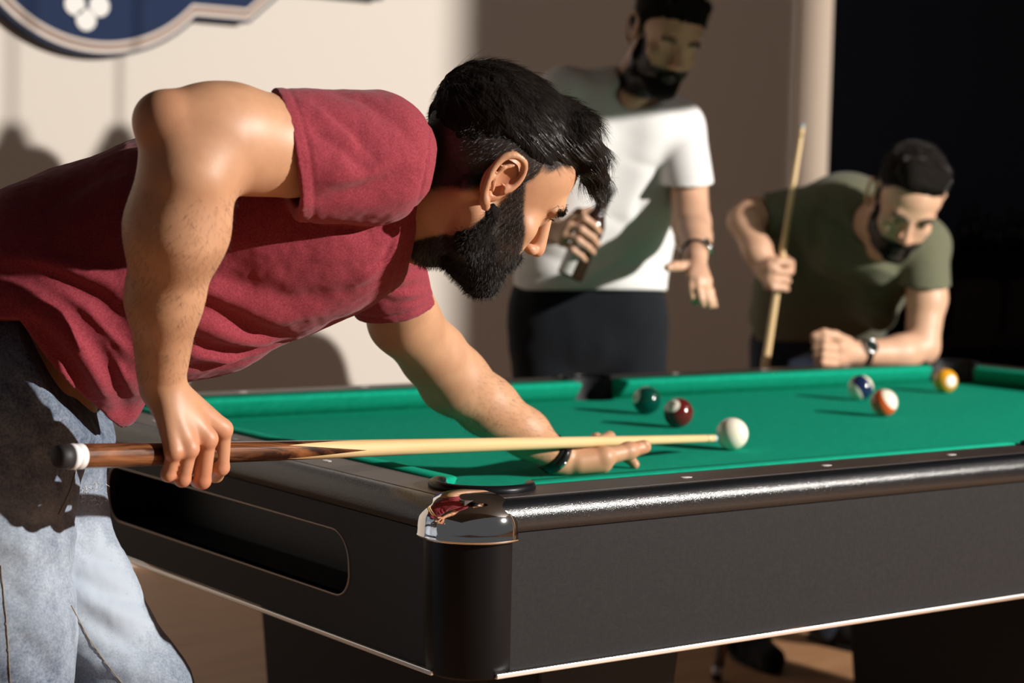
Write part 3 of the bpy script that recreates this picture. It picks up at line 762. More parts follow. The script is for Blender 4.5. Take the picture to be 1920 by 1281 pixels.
# ------------------------------------------------------------------ a head, in its own frame: +X its right, +Y the face, +Z the crown
class Head:
    def __init__(s, c, X, Y, Z, sc=1.0):
        s.c = np.asarray(c, float); Y = np.asarray(Y, float); Y /= np.linalg.norm(Y); Z = np.asarray(Z, float); Z -= Y*(Z @ Y); Z /= np.linalg.norm(Z)
        X2 = np.cross(Y, Z); s.R = np.stack([X2, Y, Z], 1); s.sc = sc
    def p(s, x, y, z): return s.c+s.R @ np.array([x, y, z])*s.sc
    def inv(s, P): return (P-s.c) @ s.R/s.sc
def build_head(B, H, ear_detail=True, brow=1.0, closed=False):
    p, q, R = H.p, H.sc, H.R
    def e(x, y, z, rx, ry, rz, k=.01, kind='u'): B.ell(p(x, y, z), (rx*q, ry*q, rz*q), R, k*q, kind)
    def c(a, b, ra, rb, k=.01, kind='u'): B.rc(p(*a), p(*b), ra*q, rb*q, k*q, kind)
    e(0, -.010, .047, .074, .096, .083, .02)               # cranium
    e(0, .036, .048, .066, .063, .064, .02)                # forehead
    e(0, .033, -.020, .060, .058, .082, .025)              # face block
    for s in (1, -1):
        c((.052*s, -.002, -.040), (.046*s, .018, -.072), .018, .018, .02)   # angle of the jaw
        c((.046*s, .018, -.072), (.014*s, .074, -.098), .018, .016, .02)
        e(.043*s, .062, -.018, .022, .020, .018, .016)     # cheekbone
        e(.034*s, .058, -.050, .024, .026, .030, .02)      # cheek
    e(0, .078, -.098, .024, .018, .016, .014)              # chin
    e(0, .066, -.058, .034, .032, .030, .018)              # muzzle
    c((-.034, .087, .027), (.034, .087, .027), .0115*brow, .0115*brow, .014)
    for s in (1, -1):
        e(.032*s, .106, .004, .019, .017, .013, .012, 's')  # socket
        e(.031*s, .0775, .007, .0152, .0152, .0140, .004)   # lids
        if not closed: e(.031*s, .0935, .0065, .0118, .0056, .0038, .0015, 's')
        c((.016*s, .0935, .023), (.046*s, .0845, .020), .0062, .0048, .007)  # brow above the socket
    c((0, .097, .018), (0, .114, -.022), .0074, .0102, .008)   # nose
    e(0, .1165, -.0295, .0110, .0100, .0092, .006)
    for s in (1, -1):
        e(.0125*s, .1045, -.0335, .0072, .0098, .0070, .005)
        e(.0065*s, .1075, -.0410, .0034, .0060, .0040, .0025, 's')
    e(0, .099, -.048, .0045, .006, .008, .005)
    c((-.019, .0920, -.0610), (0, .1000, -.0585), .0042, .0062, .004); c((.019, .0920, -.0610), (0, .1000, -.0585), .0042, .0062, .004)
    c((-.017, .0915, -.0690), (0, .0985, -.0705), .0044, .0066, .004); c((.017, .0915, -.0690), (0, .0985, -.0705), .0044, .0066, .004)
    e(0, .104, -.0648, .024, .008, .0013, .0015, 's')
    for s in (1, -1):                                      # ears
        X = .0755*s
        def ep(f, u, o=0): return (X+(o+.006)*s-.010*s*(f > 0)*f/.03, -.010+f*1.08, .004+u*1.08)
        e(X-.004*s, -.008, .004, .0085, .015, .026, .006)
        rim = [(.014, .002), (.017, .016), (.014, .029), (.004, .037), (-.009, .036), (-.018, .027), (-.020, .012), (-.016, -.004), (-.010, -.016), (-.002, -.024)]
        pr = [p(*ep(f, u, .0075 if 2 < i < 8 else .004)) for i, (f, u) in enumerate(rim)]
        if ear_detail:                                     # round the outline off
            a_ = np.array([pr[0]]+pr+[pr[-1]]); sm = []
            for i in range(1, len(a_)-2):
                for t in (0, .25, .5, .75): sm.append(.5*(2*a_[i]+(a_[i+1]-a_[i-1])*t+(2*a_[i-1]-5*a_[i]+4*a_[i+1]-a_[i+2])*t*t+(3*a_[i]-a_[i-1]-3*a_[i+1]+a_[i+2])*t**3))
            pr = sm+[pr[-1]]
        if ear_detail:
            e(X-.001*s, -.012, .010, .0075, .020, .030, .004)
            e(X+.008*s, -.007, .010, .0085, .0135, .021, .003, 's')     # hollow of the shell
            e(X+.010*s, -.013, .026, .0045, .012, .009, .003, 's')
            B.chain(pr, [float(v_)*q for v_ in np.interp(np.linspace(0, 9, len(pr)), range(10), [.0034, .0036, .0038, .004, .0042, .0042, .004, .0038, .0042, .0055])], .0022*q)
            an = [p(*ep(-.002, .027, .0035)), p(*ep(-.010, .018, .0045)), p(*ep(-.011, .004, .0045)), p(*ep(-.004, -.009, .004))]
            B.chain(an, .0030*q, .003*q)
            c(ep(.010, -.002, .003), ep(.009, .004, .002), .0042, .0036, .003)       # tragus
            c(ep(.014, .002, .002), ep(.001, .003, .001), .0026, .0018, .002)
            e(X+.003*s, -.008, -.004, .004, .004, .006, .002, 's')
            c(ep(-.004, -.024, .002), ep(.003, -.028, .001), .0062, .0058, .004)
        else:
            B.chain(pr, .0042*q, .004*q); c(ep(-.004, -.024, .002), ep(.003, -.028, .001), .0065, .006, .004)
def head_attrs(H, beardf=None, hairf=None, lip=True):
    def red(P):
        h = H.inv(P); a = np.exp(-(((np.abs(h[:, 0])-.078)/.012)**2+((h[:, 1]+.01)/.028)**2+((h[:, 2]-.008)/.035)**2))
        b = np.exp(-((h[:, 0]/.016)**2+((h[:, 1]-.115)/.016)**2+((h[:, 2]+.03)/.014)**2)); return .55*a+.5*b
    def lipf(P):
        h = H.inv(P); w = 1-sstep(.017, .021, np.abs(h[:, 0])); zc = -.0645
        return w*(1-sstep(.0068, .0088, np.abs(h[:, 2]-zc)))*sstep(.088, .091, h[:, 1])
    def hr(P):
        h = H.inv(P); return np.maximum(hairf(h) if hairf else 0, beardf(h) if beardf else 0)
    return {'a_red': red, 'a_lip': lipf, 'a_hair': hr}
def add_eyes(H, root, gaze):
    for s in (1, -1):
        bm = bmesh.new(); bmesh.ops.create_uvsphere(bm, u_segments=24, v_segments=16, radius=.0122*H.sc); bm.normal_update()
        g = H.R @ np.asarray(gaze, float); g = Vector(FR.T @ g).normalized()
        for f in bm.faces:
            if f.calc_center_median().normalized().dot(g) > .88: f.material_index = 1
        o = from_bm('eyeball', bm, ['eye_white', 'eye_iris'], root, True)
        o.location = Vector(to_world(H.p(.031*s, .0795, .0065)))-root.location
def scalp_mask(h):
    """1 on the hair-bearing scalp; a fade at the sides, hairline in front"""
    x, y, z = np.abs(h[:, 0]), h[:, 1], h[:, 2]
    line = .085-.9*np.maximum(0, y-.062)-0*x
    front = y-(.080-.55*np.maximum(0, x-.035))+(.098-z)*.55
    low = np.where(y > .012, -.012+(y-.012)*.0, np.where(y < -.03, -.052, .040-.0*(y)))
    top = (1-sstep(-.006, .006, front))
    under = sstep(-.014, .010, z-(-.056+1.25*np.clip(y+.062, 0, .045)*1.0))
    side = (1-sstep(.020, .030, y))                      # sideburn edge
    s2 = np.maximum(side, sstep(.045, .062, z))
    ear = (x > .0735)*(y > -.036)*(y < .014)*(z < .048)*(z > -.035)
    return top*s2*under*(1-ear)
def beard_mask(h, full=True):
    x, y, z = np.abs(h[:, 0]), h[:, 1], h[:, 2]
    # upper edge of the beard runs from the sideburn to the moustache
    edge = np.where(y < .034, .030-1.15*np.maximum(0, y-.016), .0093-1.15*(y-.034))
    edge = np.where(y > .078, -.046, edge)
    m = sstep(-.007, .007, edge-z)*sstep(.002, .012, y-.008*(z > -.02)+.25*np.clip(-.03-z, 0, .1))*(1-(x > .077)*(y < .014)*(z > -.03))
    m *= sstep(-.140, -.128, z)
    bare = np.exp(-((x/.012)**2+((z+.078)/.005)**2))*0
    return m*(1-bare)
# ------------------------------------------------------------------ hands
def finger(B, pts, r0, r1, k=.003):
    n = len(pts); B.chain(pts, [r0+(r1-r0)*i/(n-1) for i in range(n)], k)
    for i, p in enumerate(pts[1:-1]): B.ell(p, (r0+(r1-r0)*(i+1)/(n-1))*1.07, None, k)

# ================================================================== people
def to_frame(P): return (np.asarray(P, float)-CAM) @ FR.T
def wf(u, v, z): return to_frame((u, v, z))
def plane3(S_, a, b, c, towards, k=.002):
    """cut away everything on the side of the given point"""
    a, b, c, t = [np.asarray(q, float) for q in (a, b, c, towards)]
    n = np.cross(b-a, c-a); n /= np.linalg.norm(n)
    if (t-a) @ n < 0: n = -n
    S_.plane(a, n, k)
def fold(S_, base, pts, w, A, kind='s', k=0):
    """a soft cloth fold: a ridge 'u' or valley 's' of half-width w and height A along points on the visible surface"""
    n = 14; tt = np.linspace(0, 1, len(pts)); xs = np.interp(np.linspace(0, 1, n), tt, [p[0] for p in pts]); ys = np.interp(np.linspace(0, 1, n), tt, [p[1] for p in pts])
    hits = [base.march(x, y) for x, y in zip(xs, ys)]; hits = [q for q in hits if q is not None]; n = len(hits)
    if n < 3: return
    Q = np.array(hits, F32); c = Q.mean(0); rad = float(np.linalg.norm(Q-c, axis=1).max())+w*4.0; sg = -1 if kind == 'u' else 1
    def f(P):
        best = np.full(len(P), 9.0, F32); ts = np.zeros(len(P), F32)
        for i in range(n-1):
            a = Q[i]; d = Q[i+1]-a; L2 = float(d @ d)+1e-9; q = P-a; h = np.clip(q @ d/L2, 0, 1); e = q-h[:, None]*d; e2 = (e*e).sum(1)
            m = e2 < best; best = np.where(m, e2, best); ts = np.where(m, (i+h)/(n-1), ts)
        x = np.sqrt(best)/w
        return sg*A*(np.sin(math.pi*np.clip(ts*.9+.05, 0, 1))**.7)*np.exp(-np.minimum(x, 4)**1.5)
    S_._add('d', 0, f, c, rad)
def two(S_, a, b, ra, rb, off, k=.03):
    for s in (-1, 1):
        S_.rc(np.array(a)+s*np.array(off), np.array(b)+s*np.array(off), ra, rb, k)

# ---------------------------------------------------------------- the man taking the shot
def man_shooting():
    base = W(40, 900, 2.4); base[2] = 0
    root = empty('person', base, 'man in a red shirt and faded jeans leaning over the table, aiming the cue', 'person')
    H = Head(V(905, 334, 2.48), (.313, -.906, -.285), (.728, .422, -.54), (.61, -.038, .792), 1.03)
    B = Solid()
    # trunk and legs under the clothes
    B.rc(V(-20, 650, 2.56), V(330, 485, 2.57), .108, .115, .03); B.rc(V(330, 485, 2.57), V(650, 400, 2.565), .115, .085, .03)
    B.rc(V(680, 330, 2.42), V(735, 420, 2.66), .055, .055, .03)
    B.rc(V(0, 710, 2.54), V(40, 725, 2.61), .093, .093, .03)
    B.chain([V(-5, 760, 2.48), V(-8, 980, 2.46), V(5, 1180, 2.43), V(20, 1420, 2.43)], [.085, .07, .064, .06], .03); B.chain([V(55, 780, 2.59), V(62, 960, 2.62), V(138, 1120, 2.63), V(250, 1300, 2.63), V(300, 1500, 2.62)], [.085, .070, .058, .050, .046], .03)
    # neck
    B.rc(V(712, 375, 2.56), H.p(-.012, -.022, -.045), .064, .054, .02)
    for s in (1, -1): B.rc(H.p(.060*s, -.030, -.020), V(775, 440, 2.535+.03*(s < 0)), .012, .011, .02)
    B.rc(H.p(0, .045, -.075), V(800, 452, 2.54), .028, .034, .03)
    build_head(B, H)
    # right arm
    B.chain([V(690, 290, 2.40), V(585, 280, 2.345), V(548, 275, 2.325), V(400, 264, 2.247)], [.048, .052, .0608, .0630], .004); B.rc(V(430, 235, 2.25), V(322, 240, 2.208), .0435, .0395, .03)
    B.chain([V(352, 330, 2.222), V(331, 430, 2.240), V(308, 560, 2.280), V(303, 700, 2.33)], [.0575, .0575, .0425, .0300], .02)
    B.ell(V(300, 222, 2.205), .0275, None, .02)
    # right hand: the back of the hand faces us, fingers fold round the butt of the cue
    wr = V(303, 705, 2.33); kn = [V(417, 806, 2.392), V(388, 824, 2.352), V(354, 842, 2.328), V(326, 848, 2.318)]
    for q, r in zip(kn, (.0150, .0155, .0145, .0125)): B.rc(V(306, 722, 2.335), q, .0205, r*.86, .010)
    B.rc(V(300, 730, 2.35), V(340, 800, 2.36), .024, .022, .012)
    for q, r in zip(kn, (.0118, .0122, .0115, .0102)): B.ell(q+np.array([0, -.002, .001]), r, None, .006)
    fs = [[kn[0], V(414, 876, 2.412), V(404, 890, 2.45), V(400, 868, 2.468)], [kn[1], V(379, 901, 2.368), V(372, 900, 2.412), V(372, 870, 2.425)],
          [kn[2], V(342, 898, 2.338), V(343, 894, 2.380), V(345, 866, 2.398)], [kn[3], V(315, 890, 2.328), V(318, 888, 2.362), V(322, 862, 2.372)]]
    for f, r in zip(fs, (.0112, .0112, .0103, .0090)): finger(B, f, r, r*.84, .0022)
    finger(B, [V(335, 745, 2.375), V(385, 800, 2.43), V(402, 838, 2.462), V(398, 868, 2.470)], .0145, .0100, .004)
    for q, w_ in zip(kn, (1, 1, 1, 1)):                     # tendons
        B.rc(V(306, 735, 2.322), q+np.array([0, -.004, .002]), .008, .0075, .006)
    # left arm
    B.chain([V(728, 490, 2.68), V(757, 600, 2.79), V(810, 664, 2.86)], [.050, .0485, .047], .02)
    B.chain([V(816, 668, 2.865), V(850, 712, 2.90), V(914, 762, 2.95), V(985, 812, 3.00), V(1040, 854, 3.04)], [.046, .0495, .043, .0345, .0255], .02)
    # left hand: an open bridge on the cloth
    w2 = V(1040, 856, 3.04)
    B.rc(w2, V(1118, 862, 3.075), .0245, .0200, .01); B.rc(V(1060, 868, 3.05), V(1130, 868, 3.06), .020, .0165, .01)
    B.rc(w2, V(1105, 836, 3.16), .022, .015, .01); B.rc(w2, V(1115, 845, 3.12), .022, .016, .01)
    finger(B, [V(1085, 866, 3.045), V(1132, 857, 3.058), V(1178, 846, 3.085), V(1208, 838, 3.102)], .0165, .0112, .006)
    finger(B, [V(1118, 843, 3.112), V(1152, 838, 3.145), V(1176, 856, 3.155), V(1190, 871, 3.150)], .0118, .0080, .003)
    finger(B, [V(1112, 836, 3.145), V(1142, 821, 3.190), V(1164, 838, 3.235), V(1178, 853, 3.260)], .0112, .0078, .003)
    finger(B, [V(1105, 835, 3.170), V(1118, 823, 3.225), V(1135, 838, 3.280), V(1146, 850, 3.315)], .0105, .0074, .003)
    finger(B, [V(1090, 842, 3.175), V(1090, 835, 3.235), V(1097, 846, 3.285), V(1104, 853, 3.320)], .0095, .0070, .003)
    B.ell(V(1210, 833, 3.093), (.0075, .004, .0058), None, .001, 'u')
    att = head_attrs(H, beard_mask, scalp_mask)
    kk = np.array(kn); ft = np.array([f[1] for f in fs]); th = V(1205, 838, 3.095)
    r0 = att['a_red']
    def red(P):
        a = r0(P)
        for q in list(kk)+list(ft): a = a+.55*np.exp(-((P-q)**2).sum(1)/.014**2)
        a = a+.5*np.exp(-((P-V(380, 870, 2.36))**2).sum(1)/.05**2)+.6*np.exp(-((P-th)**2).sum(1)/.02**2)+.35*np.exp(-((P-V(300, 215, 2.2))**2).sum(1)/.05**2)
        return np.minimum(a, .9)
    att['a_red'] = red
    att['a_nail'] = lambda P: np.exp(-(((P-V(1210, 832, 3.088))**2).sum(1)/.0075**2)**2)
    body, bv, bf = emit('body', B, .0030 if DEV == 'quick' else .0021, 'skin_tan', root, 2, att)
    nb = normals_of(bv, bf)
    add_eyes(H, root, (.1, 1, -.05))
    # ---- hair
    Hs = Solid(); p, R, q = H.p, H.R, H.sc
    Hs.ell(p(0, -.010, .073), (.0775*q, .0985*q, .0665*q), R, .01)
    Hs.ell(p(0, -.055, .055), (.064*q, .054*q, .062*q), R, .02)
    Hs.rc(p(-.034, .045, .116), p(.040, .045, .114), .030*q, .030*q, .02)
    Hs.rc(p(-.026, .088, .104), p(.036, .086, .102), .0215*q, .0215*q, .02)
    Hs.rc(p(-.012, .118, .088), p(.028, .114, .086), .0135*q, .0140*q, .014)
    Hs.rc(p(.008, .120, .084), p(.014, .136, .068), .012*q, .006*q, .010)
    Hs.fn(lambda P: .0016*vnoise(H.inv(P)*np.array([1, .28, 1]), 210, 3)+.0022*vnoise(H.inv(P)*np.array([1, .22, 1]), 90, 5), kind='d')
    hair, hv, hf = emit('hair', Hs, .0026, 'hair_base', root, 1)
    hn = normals_of(hv, hf); hh = H.inv(hv)
    def comb(P, nrm):
        """forward along the head, a little to its right"""
        h = H.inv(P); f = np.stack([.25+0*h[:, 0], 1.0+0*h[:, 0], -.15-1.2*np.clip(h[:, 1]-.06, 0, 1)*10], 1)
        d = f @ R.T; d -= nrm*(d*nrm).sum(1)[:, None]; return d/(np.linalg.norm(d, axis=1)[:, None]+1e-9)
    sel = np.where((hh[:, 2] > .055) & (hh[:, 2]-.5*hh[:, 0] > .03))[0]; sel = rng.choice(sel, 9000)
    P0 = hv[sel]-hn[sel]*.002; D = comb(P0, hn[sel])+hn[sel]*.22+rng.normal(size=(len(sel), 3))*.07
    L = rng.uniform(.016, .034, len(sel)); s1 = strands('x', P0, D, L, .00026, root, bend=-hn[sel]*.45)
    # short sides and nape, rooted on the scalp
    bh = H.inv(bv); mk = scalp_mask(bh)*(np.abs(bh[:, 0]) < .2)*(np.linalg.norm(bh, axis=1) < .17)*sstep(.085, .040, bh[:, 2])
    ear = (np.abs(bh[:, 0]) > .0755)*(bh[:, 1] > -.04)*(bh[:, 1] < .016)*(bh[:, 2] < .050)
    cand = np.where((mk > .3) & ~ear)[0]; sel = rng.choice(cand, 9000); fade = sstep(-.03, .055, bh[sel, 2])
    Dn = nb[sel]*.45+((np.array([0, -.35, -.8]) @ R.T)[None])+rng.normal(size=(len(sel), 3))*.18
    s2 = strands('x', bv[sel], Dn, (.0022+.005*fade)*rng.uniform(.7, 1.3, len(sel)), .00016+0*fade, root, segs=2)
    Vt, Fq = merge([s1, s2]); st = from_np('hair_lock', to_world(Vt)-np.array(root.location), Fq, 'hair_strand', hair); tag(st, kind='stuff')
    # ---- beard and brows
    Bs = Solid()
    for s in (1, -1):
        Bs.rc(p(.060*s, .012, -.030), p(.050*s, .016, -.070), .0125*q, .0195*q, .015)
        Bs.rc(p(.050*s, .016, -.070), p(.015*s, .078, -.102), .0195*q, .0205*q, .015)
        Bs.rc(p(.044*s, .040, -.060), p(.028*s, .070, -.086), .017*q, .0175*q, .015)
        Bs.rc(p(.021*s, .0915, -.066), p(.003*s, .101, -.0520), .0060*q, .0062*q, .006)
        Bs.rc(p(.025*s, .087, -.062), p(.022*s, .084, -.084), .0065*q, .009*q, .006)
    Bs.ell(p(0, .084, -.098), (.026*q, .021*q, .022*q), R, .012); Bs.ell(p(0, .050, -.100), (.034*q, .036*q, .020*q), R, .015)
    Bs.ell(p(0, .106, -.0655), (.0185*q, .014*q, .0075*q), R, .003, 's')
    Bs.fn(lambda P: .0018*vnoise(H.inv(P), 300, 9)+.002*vnoise(H.inv(P), 120, 11), kind='d')
    beard, ev_, ef_ = emit('beard', Bs, .0026, 'hair_base', root, 1)
    en = normals_of(ev_, ef_); sel = rng.choice(len(ev_), 9000); down = (np.array([0, .25, -.9]) @ R.T)[None]
    s3 = strands('x', ev_[sel]-en[sel]*.001, en[sel]*.75+down*.6+rng.normal(size=(len(sel), 3))*.25, rng.uniform(.004, .0095, len(sel)), .00022, root, segs=3, bend=down*.3+rng.normal(size=(len(sel), 3))*.2)
    bm_ = beard_mask(bh)*(np.linalg.norm(bh, axis=1) < .2)*(np.abs(bh[:, 0]) < .09); cand = np.where(bm_ > .35)[0]; sel = rng.choice(cand, 9000)
    s4 = strands('x', bv[sel], nb[sel]*.5+down*.8+rng.normal(size=(len(sel), 3))*.2, rng.uniform(.003, .0075, len(sel)), .00021, root, segs=2)
    Vt, Fq = merge([s3, s4]); st = from_np('beard_hair', to_world(Vt)-np.array(root.location), Fq, 'beard_strand', beard); tag(st, kind='stuff')
    bx = []
    for s in (1, -1):
        t = (s*bh[:, 0]-.013)/.036; zc = .0225+.0065*np.sin(np.clip(t, 0, 1)*2.6)-.002*t
        w = (t > 0)*(t < 1)*(bh[:, 1] > .06)*(np.linalg.norm(bh, axis=1) < .13)*np.exp(-((bh[:, 2]-zc)/(.0055*(1.15-.6*np.clip(t, 0, 1))))**2)
        sel = rng.choice(len(w), 1100, p=w/w.sum()); tt = t[sel]
        d = np.stack([s*(.9+0*tt), -.15+0*tt, .35-.8*tt], 1) @ R.T+nb[sel]*.35+rng.normal(size=(1100, 3))*.12
        bx.append(strands('x', bv[sel], d, rng.uniform(.005, .009, 1100), .00030, root, segs=3))
        n = 70; t = rng.uniform(0, 1, n); Q = np.stack([s*(.021+.021*t), .0935-.006*t, .0100+.001*np.sin(t*3.1)], 1)
        P0 = H.c+(Q*q) @ R.T; d = np.stack([s*(.2+.5*t), 1+0*t, .25+0*t], 1) @ R.T+rng.normal(size=(n, 3))*.08
        bx.append(strands('x', P0, d, rng.uniform(.005, .008, n), .00016, root, segs=2))
    for q_ in (0, 2):
        Vt, Fq = merge(bx[q_:q_+2]); tag(from_np('eyebrow', to_world(Vt)-np.array(root.location), Fq, 'beard_strand', root), kind='stuff')
    # ---- hair on the forearms
    ax = []
    for a, b, nn in ((V(335, 330, 2.222), V(303, 690, 2.33), 1700), (V(850, 712, 2.90), V(1030, 850, 3.03), 1300)):
        dd = b-a; t = np.clip(((bv-a) @ dd)/(dd @ dd), -.1, 1.2); dist = np.linalg.norm(bv-a-t[:, None]*dd, axis=1)
        cand = np.where((t > 0) & (t < 1) & (dist < .075))[0]; sel = rng.choice(cand, nn); dn = dd/np.linalg.norm(dd)
        ax.append(strands('x', bv[sel], nb[sel]*.35+dn*.8+rng.normal(size=(nn, 3))*.3, rng.uniform(.006, .012, nn), .00011, root, segs=2, bend=rng.normal(size=(nn, 3))*.4))
    Vt, Fq = merge(ax); st = from_np('arm_hair', to_world(Vt)-np.array(root.location), Fq, 'beard_strand', root); tag(st, kind='stuff')

    # ---- shirt
    T = Solid(); off = np.array([.01, .045, .012])
    two(T, V(-20, 640, 2.54), V(150, 545, 2.555), .138, .153, off, .03)
    two(T, V(150, 545, 2.555), V(340, 472, 2.57), .153, .151, off, .03)
    two(T, V(340, 472, 2.57), V(560, 405, 2.575), .151, .142, off, .03)
    two(T, V(560, 405, 2.575), V(640, 395, 2.565), .142, .123, off, .03)
    T.rc(V(640, 395, 2.565), V(700, 400, 2.56), .123, .085, .03)
    T.rc(V(705, 315, 2.47), V(722, 350, 2.60), .072, .068, .04)
    T.rc(V(170, 630, 2.52), V(205, 765, 2.53), .096, .034, .04); T.rc(V(90, 600, 2.53), V(150, 690, 2.53), .12, .06, .04)       # cloth hanging from the belly
    T.rc(V(330, 560, 2.55), V(420, 600, 2.55), .086, .060, .04)
    Nk = Solid(); Nk.rc(V(690, 380, 2.54), V(900, 340, 2.50), .062, .070, .01)
    # near sleeve: close round the top of the arm, loose below
    A_ = Solid(); A_.rc(V(698, 289, 2.400), V(480, 271, 2.298), .079, .0668, .02); A_.rc(V(690, 310, 2.39), V(500, 322, 2.30), .070, .0575, .03)
    A2 = Solid(); A2.ops = list(A_.ops)
    for pts, w, h_, kd in (([(600, 200), (630, 222), (665, 252), (700, 300)], .010, .0060, 's'), ([(585, 235), (612, 262), (655, 296), (700, 322)], .010, .0048, 's'),
          ([(580, 195), (632, 232), (684, 286)], .010, .004, 'u'), ([(590, 395), (640, 365), (700, 350), (770, 330)], .012, .006, 's'), ([(620, 168), (680, 185), (740, 225), (775, 270)], .012, .005, 's'),
          ([(600, 250), (640, 290), (650, 340)], .016, .004, 'u'), ([(570, 300), (590, 350), (600, 390)], .014, .003, 's'), ([(600, 340), (680, 330), (750, 290)], .014, .004, 'u')): fold(A2, A_, pts, w, h_*1.4, kd)
    hp = [V(508, 168, 2.32), V(556, 292, 2.25), V(560, 412, 2.32)]
    plane3(A2, *hp, V(300, 300, 2.3))
    def groove(S_, tri, towards, off, depth, c, rad):
        a, b, cc, t = [np.asarray(q, float) for q in (*tri, towards)]; n = np.cross(b-a, cc-a); n /= np.linalg.norm(n)
        if (t-a) @ n < 0: n = -n
        S_._add('d', 0, lambda P: depth*np.exp(-(((P-a) @ n+off)/.0022)**2), c, rad)
    groove(A2, hp, V(300, 300, 2.3), .016, .0015, V(600, 290, 2.3), .13)
    chA = [(V(585, 279, 2.325), V(380, 262, 2.235), .0640, .0660), (V(590, 312, 2.34), V(380, 322, 2.25), .046, .052)]
    chA = chA[1:]
    for a_, b_, r_, r2_ in chA: A2.rc(a_, b_, r_, r2_, .003, 's')
    # far sleeve
    C2 = Solid(); C2.rc(V(706, 478, 2.66), V(745, 592, 2.76), .064, .0545, .02)
    C3 = Solid(); C3.ops = list(C2.ops)
    for pts, w, h_, kd in (([(702, 520), (750, 545), (805, 535)], .009, .006, 's'), ([(690, 550), (740, 572), (808, 556)], .007, .003, 's'), ([(715, 495), (760, 515), (800, 505)], .008, .005, 's'), ([(710, 530), (760, 555), (806, 545)], .008, .003, 'u')): fold(C3, C2, pts, w, h_, kd)
    hp2 = [V(668, 579, 2.76), V(740, 604, 2.69), V(812, 566, 2.76)]
    plane3(C3, *hp2, V(800, 800, 2.8)); groove(C3, hp2, V(800, 800, 2.8), .014, .0018, V(742, 570, 2.72), .10)
    C3.rc(V(742, 550, 2.73), V(780, 660, 2.85), .0465, .050, .003, 's')
    base_ = Solid(); base_.ops = list(T.ops)
    F_ = [([(352, 560), (420, 590), (490, 625), (560, 640)], .010, .013, 's'), ([(350, 632), (397, 657), (462, 664), (530, 645)], .010, .013, 's'), ([(352, 690), (420, 688), (500, 668)], .009, .008, 's'),
          ([(352, 600), (430, 630), (510, 652), (580, 640)], .013, .007, 'u'), ([(352, 660), (430, 678), (510, 670)], .012, .006, 'u'), ([(355, 530), (430, 560), (520, 600), (620, 585)], .016, .006, 'u'), ([(360, 500), (440, 530), (540, 560), (640, 550)], .014, .005, 's'),
          ([(40, 490), (120, 525), (180, 560), (240, 615)], .011, .013, 's'), ([(0, 505), (70, 530), (140, 580), (200, 640), (240, 700)], .011, .012, 's'), ([(10, 480), (110, 500), (235, 540)], .013, .009, 'u'), ([(60, 530), (140, 570), (200, 620), (240, 665)], .012, .008, 'u'),
          ([(60, 590), (100, 640), (140, 700), (180, 770)], .011, .014, 's'), ([(95, 600), (150, 660), (195, 740)], .011, .009, 'u'), ([(140, 600), (190, 660), (225, 730), (240, 780)], .010, .011, 's'), ([(180, 620), (220, 680), (245, 740)], .010, .008, 'u'),
          ([(30, 565), (75, 600), (115, 670), (140, 740)], .011, .008, 'u'), ([(180, 590), (240, 640)], .010, .007, 's'),
          ([(640, 425), (690, 432), (745, 405)], .010, .006, 's'), ([(690, 505), (718, 485), (742, 450)], .007, .007, 's'), ([(670, 530), (700, 505), (728, 470)], .010, .007, 'u'), ([(720, 500), (735, 470), (750, 430)], .006, .004, 'u'),
          ([(20, 430), (120, 360), (230, 300)], .025, .005, 's'), ([(400, 440), (500, 470), (600, 470), (690, 450)], .030, .005, 'u'), ([(470, 700), (560, 650), (640, 600)], .014, .005, 's')]
    for pts, r, h_, kd in F_: fold(T, base_, pts, r, h_*1.35, kd)
    def hem(P):
        x = P[:, 0]; z = P[:, 2]; xa, za = V(70, 600, 2.45)[[0, 2]]; xb, zb = V(205, 806, 2.45)[[0, 2]]; xc, zc = V(300, 790, 2.45)[[0, 2]]
        line = np.where(x < xa, za, np.where(x < xb, za+(x-xa)*(zb-za)/(xb-xa), zb))
        return (line-z)*.62
    T.fn(hem, kind='i', k=.004)
    T.chain([V(-150, 720, 2.54), V(50, 640, 2.55), V(150, 690, 2.54), V(192, 775, 2.54)], [.128, .124, .060, .022], .004, 's')
    T.fn(A2.ev, V(600, 290, 2.33), .20, 'u', .008)
    for a_, b_, r_, r2_ in chA: T.rc(a_+(b_-a_)*.04, b_, r_, r2_, .002, 's')
    T.rc(V(690, 380, 2.54), V(930, 330, 2.50), .064, .075, .004, 's')
    np_ = [V(792, 236, 2.60), V(806, 315, 2.45), V(757, 480, 2.58)]
    groove(T, np_, V(950, 300, 2.5), .017, .0022, V(770, 350, 2.53), .18)
    plane3(T, *np_, V(950, 300, 2.5), .004)
    T.fn(C3.ev, V(740, 540, 2.7), .20, 'u', .006); T.rc(V(744, 560, 2.745), V(780, 660, 2.85), .0465, .050, .002, 's')
    T.fn(lambda P: .0006*vnoise(P, 120, 2)+.0012*vnoise(P, 45, 4), kind='d')
    emit('shirt', T, .0034 if DEV == 'quick' else .0026, 'red_jersey', root, 1)
    # ---- jeans
    J = Solid()
    J.rc(V(-5, 690, 2.51), V(45, 705, 2.62), .113, .113, .04); J.rc(V(0, 790, 2.50), V(60, 800, 2.61), .115, .112, .04)
    J.chain([V(-5, 760, 2.48), V(-10, 980, 2.46), V(0, 1180, 2.43), V(15, 1420, 2.43), V(0, 1900, 2.55)], [.112, .096, .088, .084, .06], .03)
    L_ = Solid(); L_.chain([V(55, 780, 2.57), V(62, 960, 2.60), V(138, 1120, 2.61), V(256, 1300, 2.61), V(296, 1500, 2.6), V(300, 1900, 2.75)], [.108, .090, .078, .070, .066, .055], .03)
    J.fn(L_.ev, V(170, 1300, 2.6), .8, 'u', .006)
